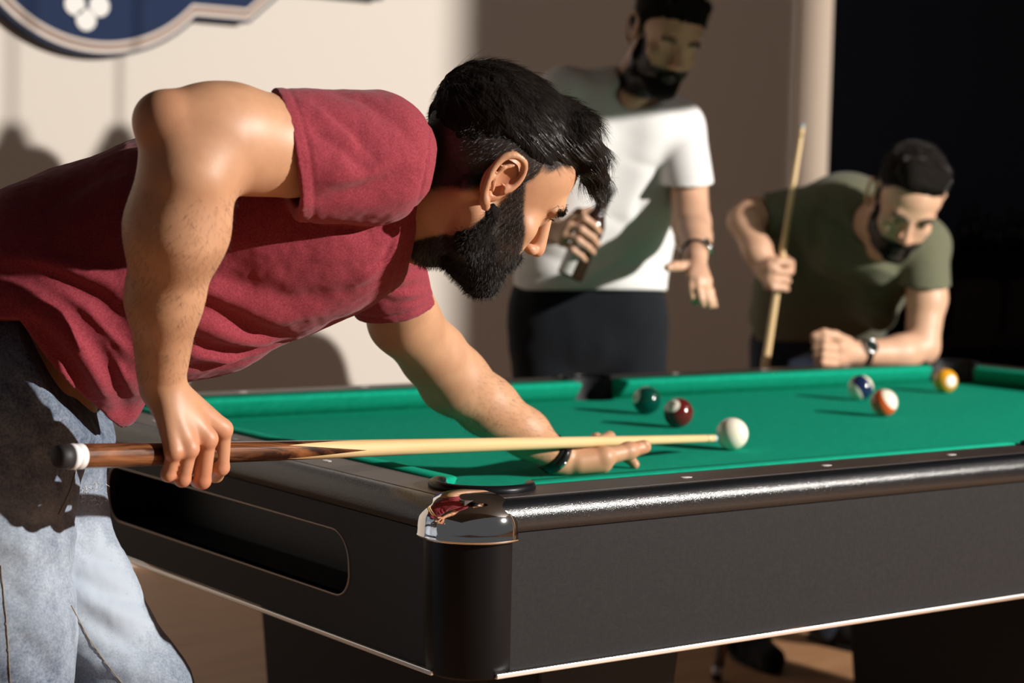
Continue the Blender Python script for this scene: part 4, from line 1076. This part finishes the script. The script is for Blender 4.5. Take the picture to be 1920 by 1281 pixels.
    jb = Solid(); jb.ops = list(J.ops)
    for pts, w, h_, kd in (([(135, 1075), (200, 1110), (275, 1130)], .009, .007, 's'), ([(150, 1150), (230, 1200), (300, 1225)], .009, .009, 's'), ([(140, 1020), (190, 1050), (240, 1065)], .008, .005, 's'), ([(140, 1110), (215, 1150), (285, 1170)], .010, .006, 'u'),
                           ([(0, 950), (60, 985), (120, 975)], .010, .007, 's'), ([(40, 1190), (80, 1240), (100, 1281)], .014, .008, 's'), ([(128, 955), (160, 985), (195, 972)], .010, .008, 's'), ([(0, 1100), (50, 1130), (110, 1120)], .014, .005, 's'),
                           ([(110, 780), (150, 830), (185, 840)], .010, .007, 's'), ([(112, 870), (128, 930), (130, 1000)], .006, .007, 's'), ([(160, 1235), (240, 1262), (320, 1262)], .012, .006, 'u'), ([(40, 1000), (60, 1100), (70, 1200)], .02, .005, 'u'), ([(0, 1010), (60, 1040), (118, 1030)], .012, .005, 'u'),
                           ([(20, 700), (70, 760), (100, 840)], .010, .006, 's'), ([(0, 800), (60, 860), (110, 880)], .012, .007, 's')): fold(J, jb, pts, w, h_, kd)
    J.fn(lambda P: .0010*vnoise(P, 60, 7)+.0005*vnoise(P, 150, 8), kind='d')
    a_, b_ = V(60, 640, 2.5), V(130, 760, 2.45)
    def waist(P):
        x = P[:, 0]; z = P[:, 2]; p1, p2 = V(60, 640, 2.45)[[0, 2]], V(125, 765, 2.45)[[0, 2]]
        return (z-np.minimum(p1[1]+.03, p1[1]+(x-p1[0])*(p2[1]-p1[1])/(p2[0]-p1[0])))*.6
    J.fn(waist, kind='i', k=.004)
    J.fn(lambda P: -(P[:, 2]-to_frame((0, 0, .02))[2]+0*P[:, 0])-9, kind='i', k=.002)
    def wear(P):
        d1 = np.exp(-((P-V(20, 1050, 2.28))**2).sum(1)/.11**2); d2 = np.exp(-((P-V(220, 1120, 2.54))**2).sum(1)/.12**2); d3 = np.exp(-((P-V(190, 930, 2.5))**2).sum(1)/.03**2)
        return .20+.72*d1+.72*d2+.5*d3+.10*vnoise(P*np.array([1, 1, .5]), 55, 3)+.07*vnoise(P, 160, 5)
    emit('jeans', J, .0036 if DEV == 'quick' else .0028, 'blue_denim', root, 1, {'wear': wear})
    def on(S_, pts, lift=.0008):
        out = []
        for x, y in pts:
            h_ = S_.march(x, y)
            if h_ is not None: out.append(h_-np.array([0, lift, 0]))
        return out
    dens = lambda pts, n: [(np.interp(t, np.linspace(0, 1, len(pts)), [a[0] for a in pts]), np.interp(t, np.linspace(0, 1, len(pts)), [a[1] for a in pts])) for t in np.linspace(0, 1, n)]
    def line(name, S_, pts, rad, m_, n=40):
        h_ = on(S_, dens(pts, n))
        if len(h_) > 3: o = sweep(name, [tuple(to_world(q)-np.array(root.location)) for q in h_], rad, m_, root, 6)
    line('leg_seam', J, [(134, 1135), (165, 1195), (200, 1245), (232, 1285)], .0006, 'seam_thread')
    line('leg_seam', J, [(2, 1060), (12, 1160), (20, 1281)], .0005, 'seam_thread')
    line('hem_stitch', J, [(110, 965), (132, 920), (146, 870), (150, 840)], .0006, 'seam_thread')
    fr = on(J, [(150+rng.uniform(0, 50), 905+rng.uniform(0, 40)) for _ in range(70)]); fr = np.array([q for q in fr if q[1] < 2.75])
    if len(fr) > 5:
        Vt, Fq = strands('x', fr, rng.normal(size=(len(fr), 3))+np.array([.9, -.4, 0]), rng.uniform(.004, .010, len(fr)), .0004, root, segs=4, bend=rng.normal(size=(len(fr), 3))*1.2)
        tag(from_np('frayed_thread', to_world(Vt)-np.array(root.location), Fq, 'white_jersey', root), kind='stuff')
    # ---- watch on the left wrist
    dirw = (V(1040, 854, 3.04)-V(985, 812, 3.0)); dirw /= np.linalg.norm(dirw); cw = V(1036, 851, 3.035)
    u1 = np.cross(dirw, (0, 1, 0)); u1 /= np.linalg.norm(u1); u2 = np.cross(dirw, u1)
    band = empty('wristwatch', (0, 0, 0)); band.parent = root
    def wpt(a, r, s): return to_world(cw+(u1*math.cos(a)+u2*math.sin(a))*r+dirw*s)-np.array(root.location)
    Vt = []; Fq = []; n = 48
    for (r, s) in ((.0265, -.010), (.0300, -.010), (.0305, .010), (.0265, .010)):
        for i in range(n): Vt.append(wpt(2*math.pi*i/n, r, s))
    for j in range(4):
        for i in range(n): Fq.append((j*n+i, j*n+(i+1) % n, ((j+1) % 4)*n+(i+1) % n, ((j+1) % 4)*n+i))
    from_np('watch_strap', Vt, Fq, 'watch_black', band)
    # the steel clasp under the wrist, the side we see
    best = max(np.linspace(0, 2*math.pi, 180), key=lambda a: (u1*math.cos(a)+u2*math.sin(a)) @ np.array([.35, -.9, -.1]))
    pts = [wpt(best+da, .0315, 0) for da in np.linspace(-.45, .45, 9)]
    sweep('watch_clasp', [tuple(q) for q in pts], .0048, 'watch_black', band, 10)
    pts = [wpt(best+.25+da, .0335, .004) for da in np.linspace(-.18, .18, 5)]; sweep('watch_pin', [tuple(q) for q in pts], .0028, 'watch_steel', band, 8)
    return root

def simple_hair(H, root, ops, h, hairf, body, noise_amp=.0022, nst=2500, L=(.008, .016), dirf=(0, .3, .2)):
    Hs = Solid()
    for o_ in ops:
        if len(o_) == 2: Hs.ell(H.p(*o_[0]), tuple(q*H.sc for q in o_[1]), H.R, .014)
        else: Hs.rc(H.p(*o_[0]), H.p(*o_[1]), o_[2]*H.sc, o_[3]*H.sc, .014)
    Hs.fn(lambda P: noise_amp*vnoise(H.inv(P), 130, 3), kind='d')
    o, hv, hf = emit('hair', Hs, h, 'hair_base', root, 1); hn = normals_of(hv, hf)
    sel = rng.choice(len(hv), nst); d = (np.array(dirf) @ H.R.T)[None]+hn[sel]*.35+rng.normal(size=(nst, 3))*.1
    Vt, Fq = strands('x', hv[sel]-hn[sel]*.001, d, rng.uniform(*L, nst), .0005, root, bend=-hn[sel]*.3, segs=3)
    t = from_np('hair_lock', to_world(Vt)-np.array(root.location), Fq, 'hair_strand', o); tag(t, kind='stuff')
def simple_beard(H, root, h, thick=1.0, moust=True):
    Bs = Solid(); p, q, R = H.p, H.sc, H.R; k = thick
    for s in (1, -1):
        Bs.rc(p(.064*s, .018, -.010), p(.058*s, .014, -.045), .0085*q, .0125*k*q, .012)
        Bs.rc(p(.058*s, .014, -.045), p(.047*s, .026, -.078), .0125*k*q, .0175*k*q, .012)
        Bs.rc(p(.047*s, .026, -.078), p(.015*s, .080, -.104), .0175*k*q, .0190*k*q, .014)
        Bs.rc(p(.043*s, .052, -.066), p(.024*s, .078, -.090), .014*k*q, .0145*k*q, .012)
        Bs.rc(p(.023*s, .0905, -.064), p(.002*s, .1015, -.0515), .0058*q, .0060*q, .005); Bs.rc(p(.026*s, .088, -.060), p(.022*s, .086, -.086), .0065*q, .009*q, .006)
    Bs.ell(p(0, .084, -.100), (.026*k*q, .020*k*q, .021*k*q), R, .012)
    Bs.ell(p(0, .108, -.0660), (.0175*q, .015*q, .0062*q), R, .003, 's')
    Bs.fn(lambda P: .0018*vnoise(H.inv(P), 220, 9), kind='d')
    emit('beard', Bs, h, 'hair_base', root, 1)
def brows(H, root, bv, bf):
    nb = normals_of(bv, bf); bh = H.inv(bv); bx = []
    for s in (1, -1):
        t = (s*bh[:, 0]-.013)/.036; zc = .0225+.0065*np.sin(np.clip(t, 0, 1)*2.6)-.002*t
        w = (t > 0)*(t < 1)*(bh[:, 1] > .06)*(np.linalg.norm(bh, axis=1) < .13)*np.exp(-((bh[:, 2]-zc)/.0045)**2); sel = rng.choice(len(w), 260, p=w/w.sum())
        d = np.stack([s*(.9+0*t[sel]), -.1+0*t[sel], .35-.8*t[sel]], 1) @ H.R.T+nb[sel]*.3
        bx.append(strands('x', bv[sel], d, rng.uniform(.005, .009, 260), .0006, root, segs=2))
    for Vt, Fq in bx: tag(from_np('eyebrow', to_world(Vt)-np.array(root.location), Fq, 'beard_strand', root), kind='stuff')
def watch(root, c, axis, r, w_=.009, face_dir=None):
    axis = axis/np.linalg.norm(axis); band = empty('wristwatch', (0, 0, 0)); band.parent = root
    u1 = np.cross(axis, (.2, 1, .1)); u1 /= np.linalg.norm(u1); u2 = np.cross(axis, u1)
    def wpt(a, rr, s): return to_world(c+(u1*math.cos(a)+u2*math.sin(a))*rr+axis*s)-np.array(root.location)
    Vt = []; Fq = []; n = 40
    for (rr, s) in ((r, -w_), (r+.0035, -w_), (r+.0035, w_), (r, w_)):
        for i in range(n): Vt.append(wpt(2*math.pi*i/n, rr, s))
    for j in range(4):
        for i in range(n): Fq.append((j*n+i, j*n+(i+1) % n, ((j+1) % 4)*n+(i+1) % n, ((j+1) % 4)*n+i))
    from_np('watch_strap', Vt, Fq, 'watch_black', band)
    f = np.asarray(face_dir, float); f = f-axis*(f @ axis); f /= np.linalg.norm(f); 
    Rm = Vector(FR.T @ f).to_track_quat('Z', 'Y').to_matrix().to_4x4(); Rm.translation = Vector(to_world(c+f*(r+.001)))-root.location
    lathe('watch_case', [(0, 0), (.0195, 0), (.0205, .004), (.0200, .009), (.0175, .0105), (.0165, .0095)], 'watch_steel', band, 32, True, Rm)
    lathe('watch_dial', [(.0165, .0092), (.008, .0098), (0, .0098)], 'watch_face', band, 32, True, Rm)
def shoe(root, u, v, du, dv, z=0):
    """a plain dark shoe, heel at (u, v), pointing along (du, dv)"""
    d = np.array([du, dv])/math.hypot(du, dv); S_ = Solid()
    def q(a, b, h_): return wf(u+d[0]*a-d[1]*b, v+d[1]*a+d[0]*b, z+h_)
    S_.rc(q(0, 0, .045), q(.10, 0, .048), .040, .040, .03); S_.rc(q(.10, 0, .045), q(.215, 0, .036), .040, .034, .03)
    S_.rc(q(0, 0, .075), q(.03, 0, .11), .040, .040, .03)
    b = to_world(V(960, 640, 3)); zf = wf(u, v, z+.012); up3 = FR @ np.array([0, 0, -1.0]); S_.plane(zf, up3, .004)
    S_.fn(lambda P, p0=q(.1, 0, .006): np.maximum(np.abs((P-p0) @ (FR @ np.array([0, 0, 1.])))-.007, np.hypot((P-p0) @ (FR @ np.array([d[0], d[1], 0]))/3.35, (P-p0) @ (FR @ np.array([-d[1], d[0], 0])))-.045), wf(u, v, z), .3, 'u', .002)
    emit('shoe', S_, .005, 'shoe_black', root, 1)

# ---------------------------------------------------------------- the man in white with the bottle
def man_white():
    b0 = W(1100, 600, 4.72); b0[2] = 0
    root = empty('person', b0, 'standing bearded man in a white shirt holding a brown bottle, one hand held out', 'person')
    H = Head(V(1244, 72, 4.65), (-.907, -.404, .121), (.305, -.826, -.474), (.292, -.393, .872), 1.0)
    B = Solid(); hz = .0052 if DEV == 'quick' else .0036
    B.rc(V(1170, 200, 4.74), H.p(0, -.02, -.05), .062, .056, .02)
    B.rc(H.p(0, .045, -.075), V(1185, 185, 4.66), .030, .034, .03)
    build_head(B, H, False, closed=True)
    B.rc(V(1150, 270, 4.75), V(1105, 520, 4.75), .115, .11, .03); B.rc(V(1060, 175, 4.70), V(1270, 235, 4.76), .05, .05, .03); B.rc(V(1050, 600, 4.75), V(1150, 600, 4.75), .10, .10, .03)
    # his left arm, hand held out palm down
    B.chain([V(1276, 245, 4.74), V(1290, 330, 4.66), V(1296, 420, 4.56), V(1300, 445, 4.50), V(1304, 484, 4.36)], [.048, .046, .043, .040, .0275], .02)
    w = V(1304, 488, 4.35); ks = [V(1296, 520, 4.28), V(1308, 524, 4.275), V(1318, 527, 4.28), V(1326, 527, 4.29)]
    for k_ in ks: B.rc(w, k_, .019, .0125, .010)
    for k_, a, b, c, r in zip(ks, (-2, 0, 3, 5), (4, 6, 8, 6), (6, 8, 9, 8), (.0092, .0096, .0092, .0082)):
        x, y, d = 960+k_[0]/k_[1]*FPX, 640.5-k_[2]/k_[1]*FPX, k_[1]
        finger(B, [k_, V(x+a+2, y+20, d-.012), V(x+a+b, y+36, d-.012), V(x+a+c+2, y+47, d-.004)], r, r*.8, .003)
    finger(B, [V(1298, 498, 4.34), V(1280, 500, 4.31), V(1264, 499, 4.29), V(1252, 502, 4.28)], .0135, .0095, .005)
    # his right arm folded across the belly, hand on the bottle
    B.chain([V(1055, 180, 4.70), V(1000, 330, 4.68), V(985, 395, 4.62), V(1030, 430, 4.45), V(1046, 436, 4.40)], [.055, .049, .043, .031, .028], .02)
    w = V(1046, 436, 4.40); ks = [V(1076, 413, 4.345), V(1068, 427, 4.335), V(1060, 441, 4.335), V(1055, 454, 4.345)]
    for k_ in ks: B.rc(w, k_, .018, .0125, .010)
    for k_, p1, p2, p3, r in zip(ks, ((1096, 409, 4.325), (1090, 430, 4.315), (1084, 450, 4.315), (1074, 468, 4.325)), ((1116, 424, 4.330), (1112, 446, 4.322), (1103, 464, 4.322), (1090, 480, 4.332)),
                               ((1124, 436, 4.352), (1120, 458, 4.345), (1112, 473, 4.345), (1097, 488, 4.352)), (.0092, .0096, .0092, .0080)):
        finger(B, [k_, V(*p1), V(*p2), V(*p3)], r, r*.85, .002)
    finger(B, [V(1056, 425, 4.40), V(1085, 400, 4.42), V(1108, 398, 4.42), V(1120, 408, 4.41)], .013, .0095, .004)
    fl = wf(*(b0[:2]), 0)
    att = head_attrs(H, beard_mask, scalp_mask)
    for nm, x in (('r', 1035), ('l', 1170)):
        hip = V(x, 600, 4.75); pw = to_world(hip); kn = to_frame((pw[0]+.02, pw[1]-.02, .52)); an = to_frame((pw[0]+.02, pw[1]+.03, .09)); B.chain([hip, kn, an], [.085, .052, .035], .03)
    body, bv, bf = emit('body', B, hz, 'skin_fair', root, 2, att); add_eyes(H, root, (0, .8, -.6)); brows(H, root, bv, bf)
    simple_hair(H, root, [((0, -.008, .070), (.083, .103, .078)), ((-.035, .070, .108), (.035, .070, .108), .022, .022), ((.069, .004, .030), (.069, .010, .050), .010, .014), ((-.069, .004, .030), (-.069, .010, .050), .010, .014), ((0, -.070, .010), (.062, .040, .045))], .0045, None, body)
    simple_beard(H, root, .0042, 1.02)
    # shirt
    T = Solid()
    for dx in (-1, 1): T.rc(V(1165+dx*52, 275, 4.75), V(1103+dx*42, 520, 4.74), .125, .127, .04)
    T.rc(V(1062, 180, 4.71), V(1262, 235, 4.76), .066, .062, .05); T.rc(V(1150, 190, 4.73), V(1190, 220, 4.74), .085, .08, .05)
    T.rc(V(1180, 480, 4.74), V(1190, 540, 4.72), .09, .075, .03)
    T.fn(lambda P: (V(0, 546, 4.7)[2]-.00-(P[:, 2]))*.9+.0*P[:, 0], kind='i', k=.004)
    base_ = Solid(); base_.ops = list(T.ops)
    for pts, r, h_, kd in (([(1000, 470), (1080, 500), (1160, 480)], .02, .007, 's'), ([(1130, 400), (1190, 430), (1240, 420)], .02, .006, 's'), ([(1100, 540), (1170, 500), (1235, 470)], .018, .008, 's'),
                           ([(1230, 330), (1200, 380), (1190, 450)], .02, .007, 's'), ([(1180, 300), (1240, 320), (1265, 300)], .016, .006, 's'), ([(980, 520), (1050, 530), (1100, 520)], .016, .006, 's')): fold(T, base_, pts, r*.75, h_*1.1, kd)
    SL = Solid(); SL.rc(V(1268, 242, 4.75), V(1293, 370, 4.61), .070, .062, .02); plane3(SL, V(1250, 344, 4.65), V(1292, 350, 4.57), V(1328, 344, 4.62), V(1292, 500, 4.5)); SL.rc(V(1290, 325, 4.66), V(1297, 430, 4.55), .046, .056, .003, 's')
    SR = Solid(); SR.rc(V(1060, 180, 4.71), V(1004, 330, 4.68), .070, .066, .02); plane3(SR, V(960, 325, 4.68), V(1005, 332, 4.6), V(1050, 340, 4.68), V(990, 420, 4.6)); SR.rc(V(1035, 240, 4.69), V(990, 400, 4.66), .050, .058, .003, 's')
    T.fn(SL.ev, V(1285, 290, 4.68), .22, 'u', .02); T.fn(SR.ev, V(1030, 250, 4.7), .22, 'u', .02)
    T.rc(V(1290, 325, 4.66), V(1298, 450, 4.53), .046, .056, .003, 's'); T.rc(V(1030, 260, 4.69), V(985, 400, 4.64), .050, .056, .003, 's')
    T.rc(V(1180, 200, 4.72), H.p(0, .0, -.03), .062, .075, .006, 's'); T.ell(V(1200, 175, 4.63), (.060, .05, .028), None, .02, 's')
    emit('shirt', T, hz, 'white_jersey', root, 1)
    P_ = Solid(); P_.rc(V(1045, 570, 4.75), V(1158, 570, 4.75), .118, .116, .03); P_.rc(V(1085, 640, 4.73), V(1120, 640, 4.73), .095, .095, .04)
    for x in (1030, 1172):
        hip = V(x, 610, 4.75); pw = to_world(hip); kn = to_frame((pw[0]+.02, pw[1]-.02, .52)); an = to_frame((pw[0]+.02, pw[1]+.03, .07)); P_.chain([hip, kn, an], [.105, .080, .070], .02)
    P_.fn(lambda P: (P[:, 2]-V(0, 532, 4.7)[2])*.9, kind='i', k=.004); P_.fn(lambda P: .002*vnoise(P, 25, 5), kind='d')
    emit('trousers', P_, .006, 'black_trouser', root, 1)
    for x in (1030, 1172):
        pw = to_world(V(x, 610, 4.75)); shoe(root, pw[0]+.03, pw[1]+.05, -.1, -1)
    watch(root, V(1303, 474, 4.39), V(1304, 488, 4.35)-V(1300, 455, 4.47), .0285, .008, (.75, -.55, .2))
    # the bottle is a thing of its own, held by him
    A = W(1067, 520, 4.372); C_ = W(1144, 350, 4.362); L = float(np.linalg.norm(C_-A)); bt = empty('beer_bottle', A, 'brown glass bottle tilted in the hand of the man in white', 'bottle')
    k = L/.228
    pr = [(0, 0), (0, .027), (.004, .0300), (.12*k, .0302), (.135*k, .0285), (.150*k, .022), (.165*k, .0155), (.205*k, .0130), (.2052*k, .0)]
    lathe_on('glass_body', A, C_, pr, 'bottle_glass', bt, 40)
    lathe_on('neck_foil', A, C_, [(.186*k, .0), (.186*k, .0142), (.208*k, .0140), (.214*k, .0150), (L, .0150), (L, 0)], 'foil_black', bt, 32)
    o = lathe_on('glint_patch', A, C_, [(.006*k, .0306), (.095*k, .0306)], 'bottle_glint', bt, 60)  # white patch standing in for a bright reflection on the glass
    d3 = (Vector(C_)-Vector(A)).normalized(); Rm = d3.to_track_quat('Z', 'X').to_matrix(); want = Vector(-RT*.62-FW*.78); bm = bmesh.new(); bm.from_mesh(o.data)
    bmesh.ops.delete(bm, geom=[f for f in bm.faces if (Rm @ Vector((f.calc_center_median().x, f.calc_center_median().y, 0))).normalized().dot(want.normalized()) < .72], context='FACES'); bm.to_mesh(o.data); bm.free()
    return root

# ---------------------------------------------------------------- the man in olive at the far side of the table
def man_olive():
    b0 = np.array([2.1, 1.62, 0])
    root = empty('person', b0, 'man in an olive shirt bending over the far rail, resting his forearm on it', 'person')
    H = Head(V(1695, 383, 4.85), (-.976, -.103, .19), (-.039, -.781, -.623), (.212, -.616, .759), 1.04)
    B = Solid(); hz = .0052 if DEV == 'quick' else .0036
    B.rc(V(1628, 425, 5.05), H.p(0, -.02, -.05), .062, .058, .02); B.rc(H.p(0, .045, -.075), V(1650, 470, 4.98), .030, .036, .03)
    build_head(B, H, False)
    B.rc(V(1610, 440, 5.16), V(1530, 600, 5.40), .095, .095, .03); B.rc(V(1490, 410, 5.12), V(1730, 460, 5.02), .05, .05, .03); B.rc(V(1490, 640, 5.45), V(1580, 640, 5.45), .09, .09, .03)
    B.chain([V(1738, 470, 5.02), V(1738, 560, 4.98), V(1728, 650, 4.96)], [.052, .049, .043], .02)
    B.chain([V(1728, 652, 4.96), V(1690, 662, 4.93), V(1612, 662, 4.87)], [.043, .044, .029], .02)
    # left fist resting on the cushion
    w = V(1608, 662, 4.865); 
    B.rc(w, V(1572, 650, 4.83), .025, .026, .012); B.rc(w, V(1570, 672, 4.83), .024, .023, .012)
    for i, (y, r) in enumerate(((638, .0100), (652, .0105), (667, .0100), (680, .0092))):
        finger(B, [V(1566, y+3, 4.815), V(1546-i, y, 4.785), V(1528+i*2, y+2, 4.795), V(1530+i*2, y+4, 4.825), V(1545, y+4, 4.835)], r, r*.88, .002)
    finger(B, [V(1592, 642, 4.84), V(1566, 630, 4.80), V(1545, 625, 4.785), V(1527, 630, 4.785)], .0135, .0100, .004)
    # right arm, elbow out, hand round the upright cue
    B.chain([V(1462, 410, 5.14), V(1412, 405, 5.08), V(1396, 415, 5.04), V(1420, 470, 4.99), V(1438, 506, 4.965)], [.052, .046, .041, .036, .029], .02)
    w = V(1436, 506, 4.97); B.rc(w, V(1446, 500, 4.935), .026, .022, .012); B.rc(w, V(1446, 528, 4.935), .025, .020, .012)
    cx = lambda y: 1505+(y-233)*(1343-1505)/(1278-233)
    for i, (y, r) in enumerate(((491, .0102), (508, .0105), (524, .0102), (539, .0092))):
        c = cx(y); finger(B, [V(c-20, y-2, 4.945), V(c-8, y, 4.925), V(c+13, y+2, 4.935), V(c+17, y+3, 4.965), V(c+8, y+2, 4.990)], r, r*.88, .002)
    finger(B, [V(1446, 492, 4.965), V(1470, 484, 4.985), V(1482, 494, 4.975), V(1483, 508, 4.960)], .0130, .0100, .004)
    for x, dv in ((1480, 0), (1585, 0)):
        hip = V(x, 640, 5.45); pw = to_world(hip); kn = to_frame((pw[0]*.4+.6*(2.02 if x < 1500 else 2.34), 1.66, .50)); an = to_frame((2.02 if x < 1500 else 2.34, 1.62, .09)); B.chain([hip, kn, an], [.08, .05, .035], .03)
    att = head_attrs(H, beard_mask, scalp_mask)
    body, bv, bf = emit('body', B, hz, 'skin_fair', root, 2, att); add_eyes(H, root, (0, 1, 0)); brows(H, root, bv, bf)
    simple_hair(H, root, [((0, -.012, .074), (.079, .098, .072)), ((-.040, .045, .118), (.034, .055, .128), .026, .030), ((-.040, .070, .104), (.030, .080, .112), .015, .021), ((0, -.060, .030), (.066, .048, .050))], .0045, None, body, dirf=(-.5, -.3, .3))
    simple_beard(H, root, .0042, .66)
    T = Solid()
    T.rc(V(1580, 425, 5.14), V(1520, 590, 5.36), .140, .135, .04); T.rc(V(1660, 455, 5.08), V(1590, 580, 5.30), .125, .12, .04); T.rc(V(1500, 470, 5.20), V(1480, 590, 5.36), .11, .11, .04)
    T.rc(V(1480, 408, 5.13), V(1732, 462, 5.04), .074, .070, .05); T.rc(V(1600, 410, 5.16), V(1640, 420, 5.12), .100, .085, .05)
    T.rc(V(1640, 560, 5.12), V(1650, 590, 5.12), .060, .045, .03)
    T.fn(lambda P: (V(0, 640, 5.2)[2]-P[:, 2])*.9-.0, kind='i', k=.004); T.rc(V(1560, 480, 5.05), V(1640, 500, 5.02), .05, .05, .03)
    base_ = Solid(); base_.ops = list(T.ops)
    for pts, r, h_, kd in (([(1600, 520), (1640, 545), (1680, 540)], .02, .012, 's'), ([(1560, 560), (1620, 570), (1680, 580)], .02, .012, 's'), ([(1590, 500), (1640, 500), (1690, 520)], .016, .008, 'u'), ([(1500, 380), (1560, 400), (1600, 440)], .02, .010, 's'),
                           ([(1470, 430), (1500, 470), (1510, 520)], .02, .010, 's'), ([(1520, 360), (1580, 380)], .018, .008, 's'), ([(1600, 600), (1650, 590), (1690, 600)], .016, .010, 'u')): fold(T, base_, pts, r*.75, h_*1.1, kd)
    SL = Solid(); SL.rc(V(1728, 462, 5.03), V(1738, 570, 4.97), .069, .062, .02); plane3(SL, V(1694, 536, 4.98), V(1738, 545, 4.91), V(1780, 536, 4.98), V(1738, 700, 4.9)); SL.rc(V(1736, 500, 5.0), V(1738, 640, 4.95), .050, .056, .003, 's')
    SR = Solid(); SR.rc(V(1480, 408, 5.13), V(1425, 405, 5.09), .068, .062, .02); plane3(SR, V(1432, 362, 5.09), V(1436, 410, 5.02), V(1436, 455, 5.09), V(1380, 405, 5.0)); SR.rc(V(1462, 408, 5.12), V(1380, 405, 5.04), .048, .056, .003, 's')
    T.fn(SL.ev, V(1735, 510, 5.0), .22, 'u', .02); T.fn(SR.ev, V(1450, 408, 5.1), .2, 'u', .02)
    T.rc(V(1737, 510, 5.0), V(1738, 660, 4.94), .050, .056, .003, 's'); T.rc(V(1458, 408, 5.12), V(1360, 405, 5.02), .047, .056, .003, 's')
    T.rc(V(1630, 430, 5.06), H.p(0, 0, -.03), .062, .080, .006, 's')
    emit('shirt', T, hz, 'olive_jersey', root, 1)
    P_ = Solid(); P_.rc(V(1485, 650, 5.45), V(1590, 650, 5.45), .115, .112, .03); P_.rc(V(1500, 610, 5.36), V(1600, 620, 5.34), .09, .09, .04)
    for x in (1480, 1585):
        hip = V(x, 650, 5.45); pw = to_world(hip); kn = to_frame((pw[0]*.4+.6*(2.02 if x < 1500 else 2.34), 1.66, .50)); an = to_frame((2.02 if x < 1500 else 2.34, 1.62, .07)); P_.chain([hip, kn, an], [.105, .078, .062], .02)
    P_.fn(lambda P: (P[:, 2]-V(0, 600, 5.4)[2])*.9, kind='i', k=.004)
    emit('jeans', P_, .006, 'navy_denim', root, 1)
    shoe(root, 2.05, 1.66, -.35, -1); shoe(root, 2.36, 1.66, .1, -1)
    watch(root, V(1618, 662, 4.875), V(1690, 662, 4.93)-V(1612, 662, 4.87), .0305, .0085, (-.25, -.9, .35))
    return root

man_shooting()
man_white()
man_olive()
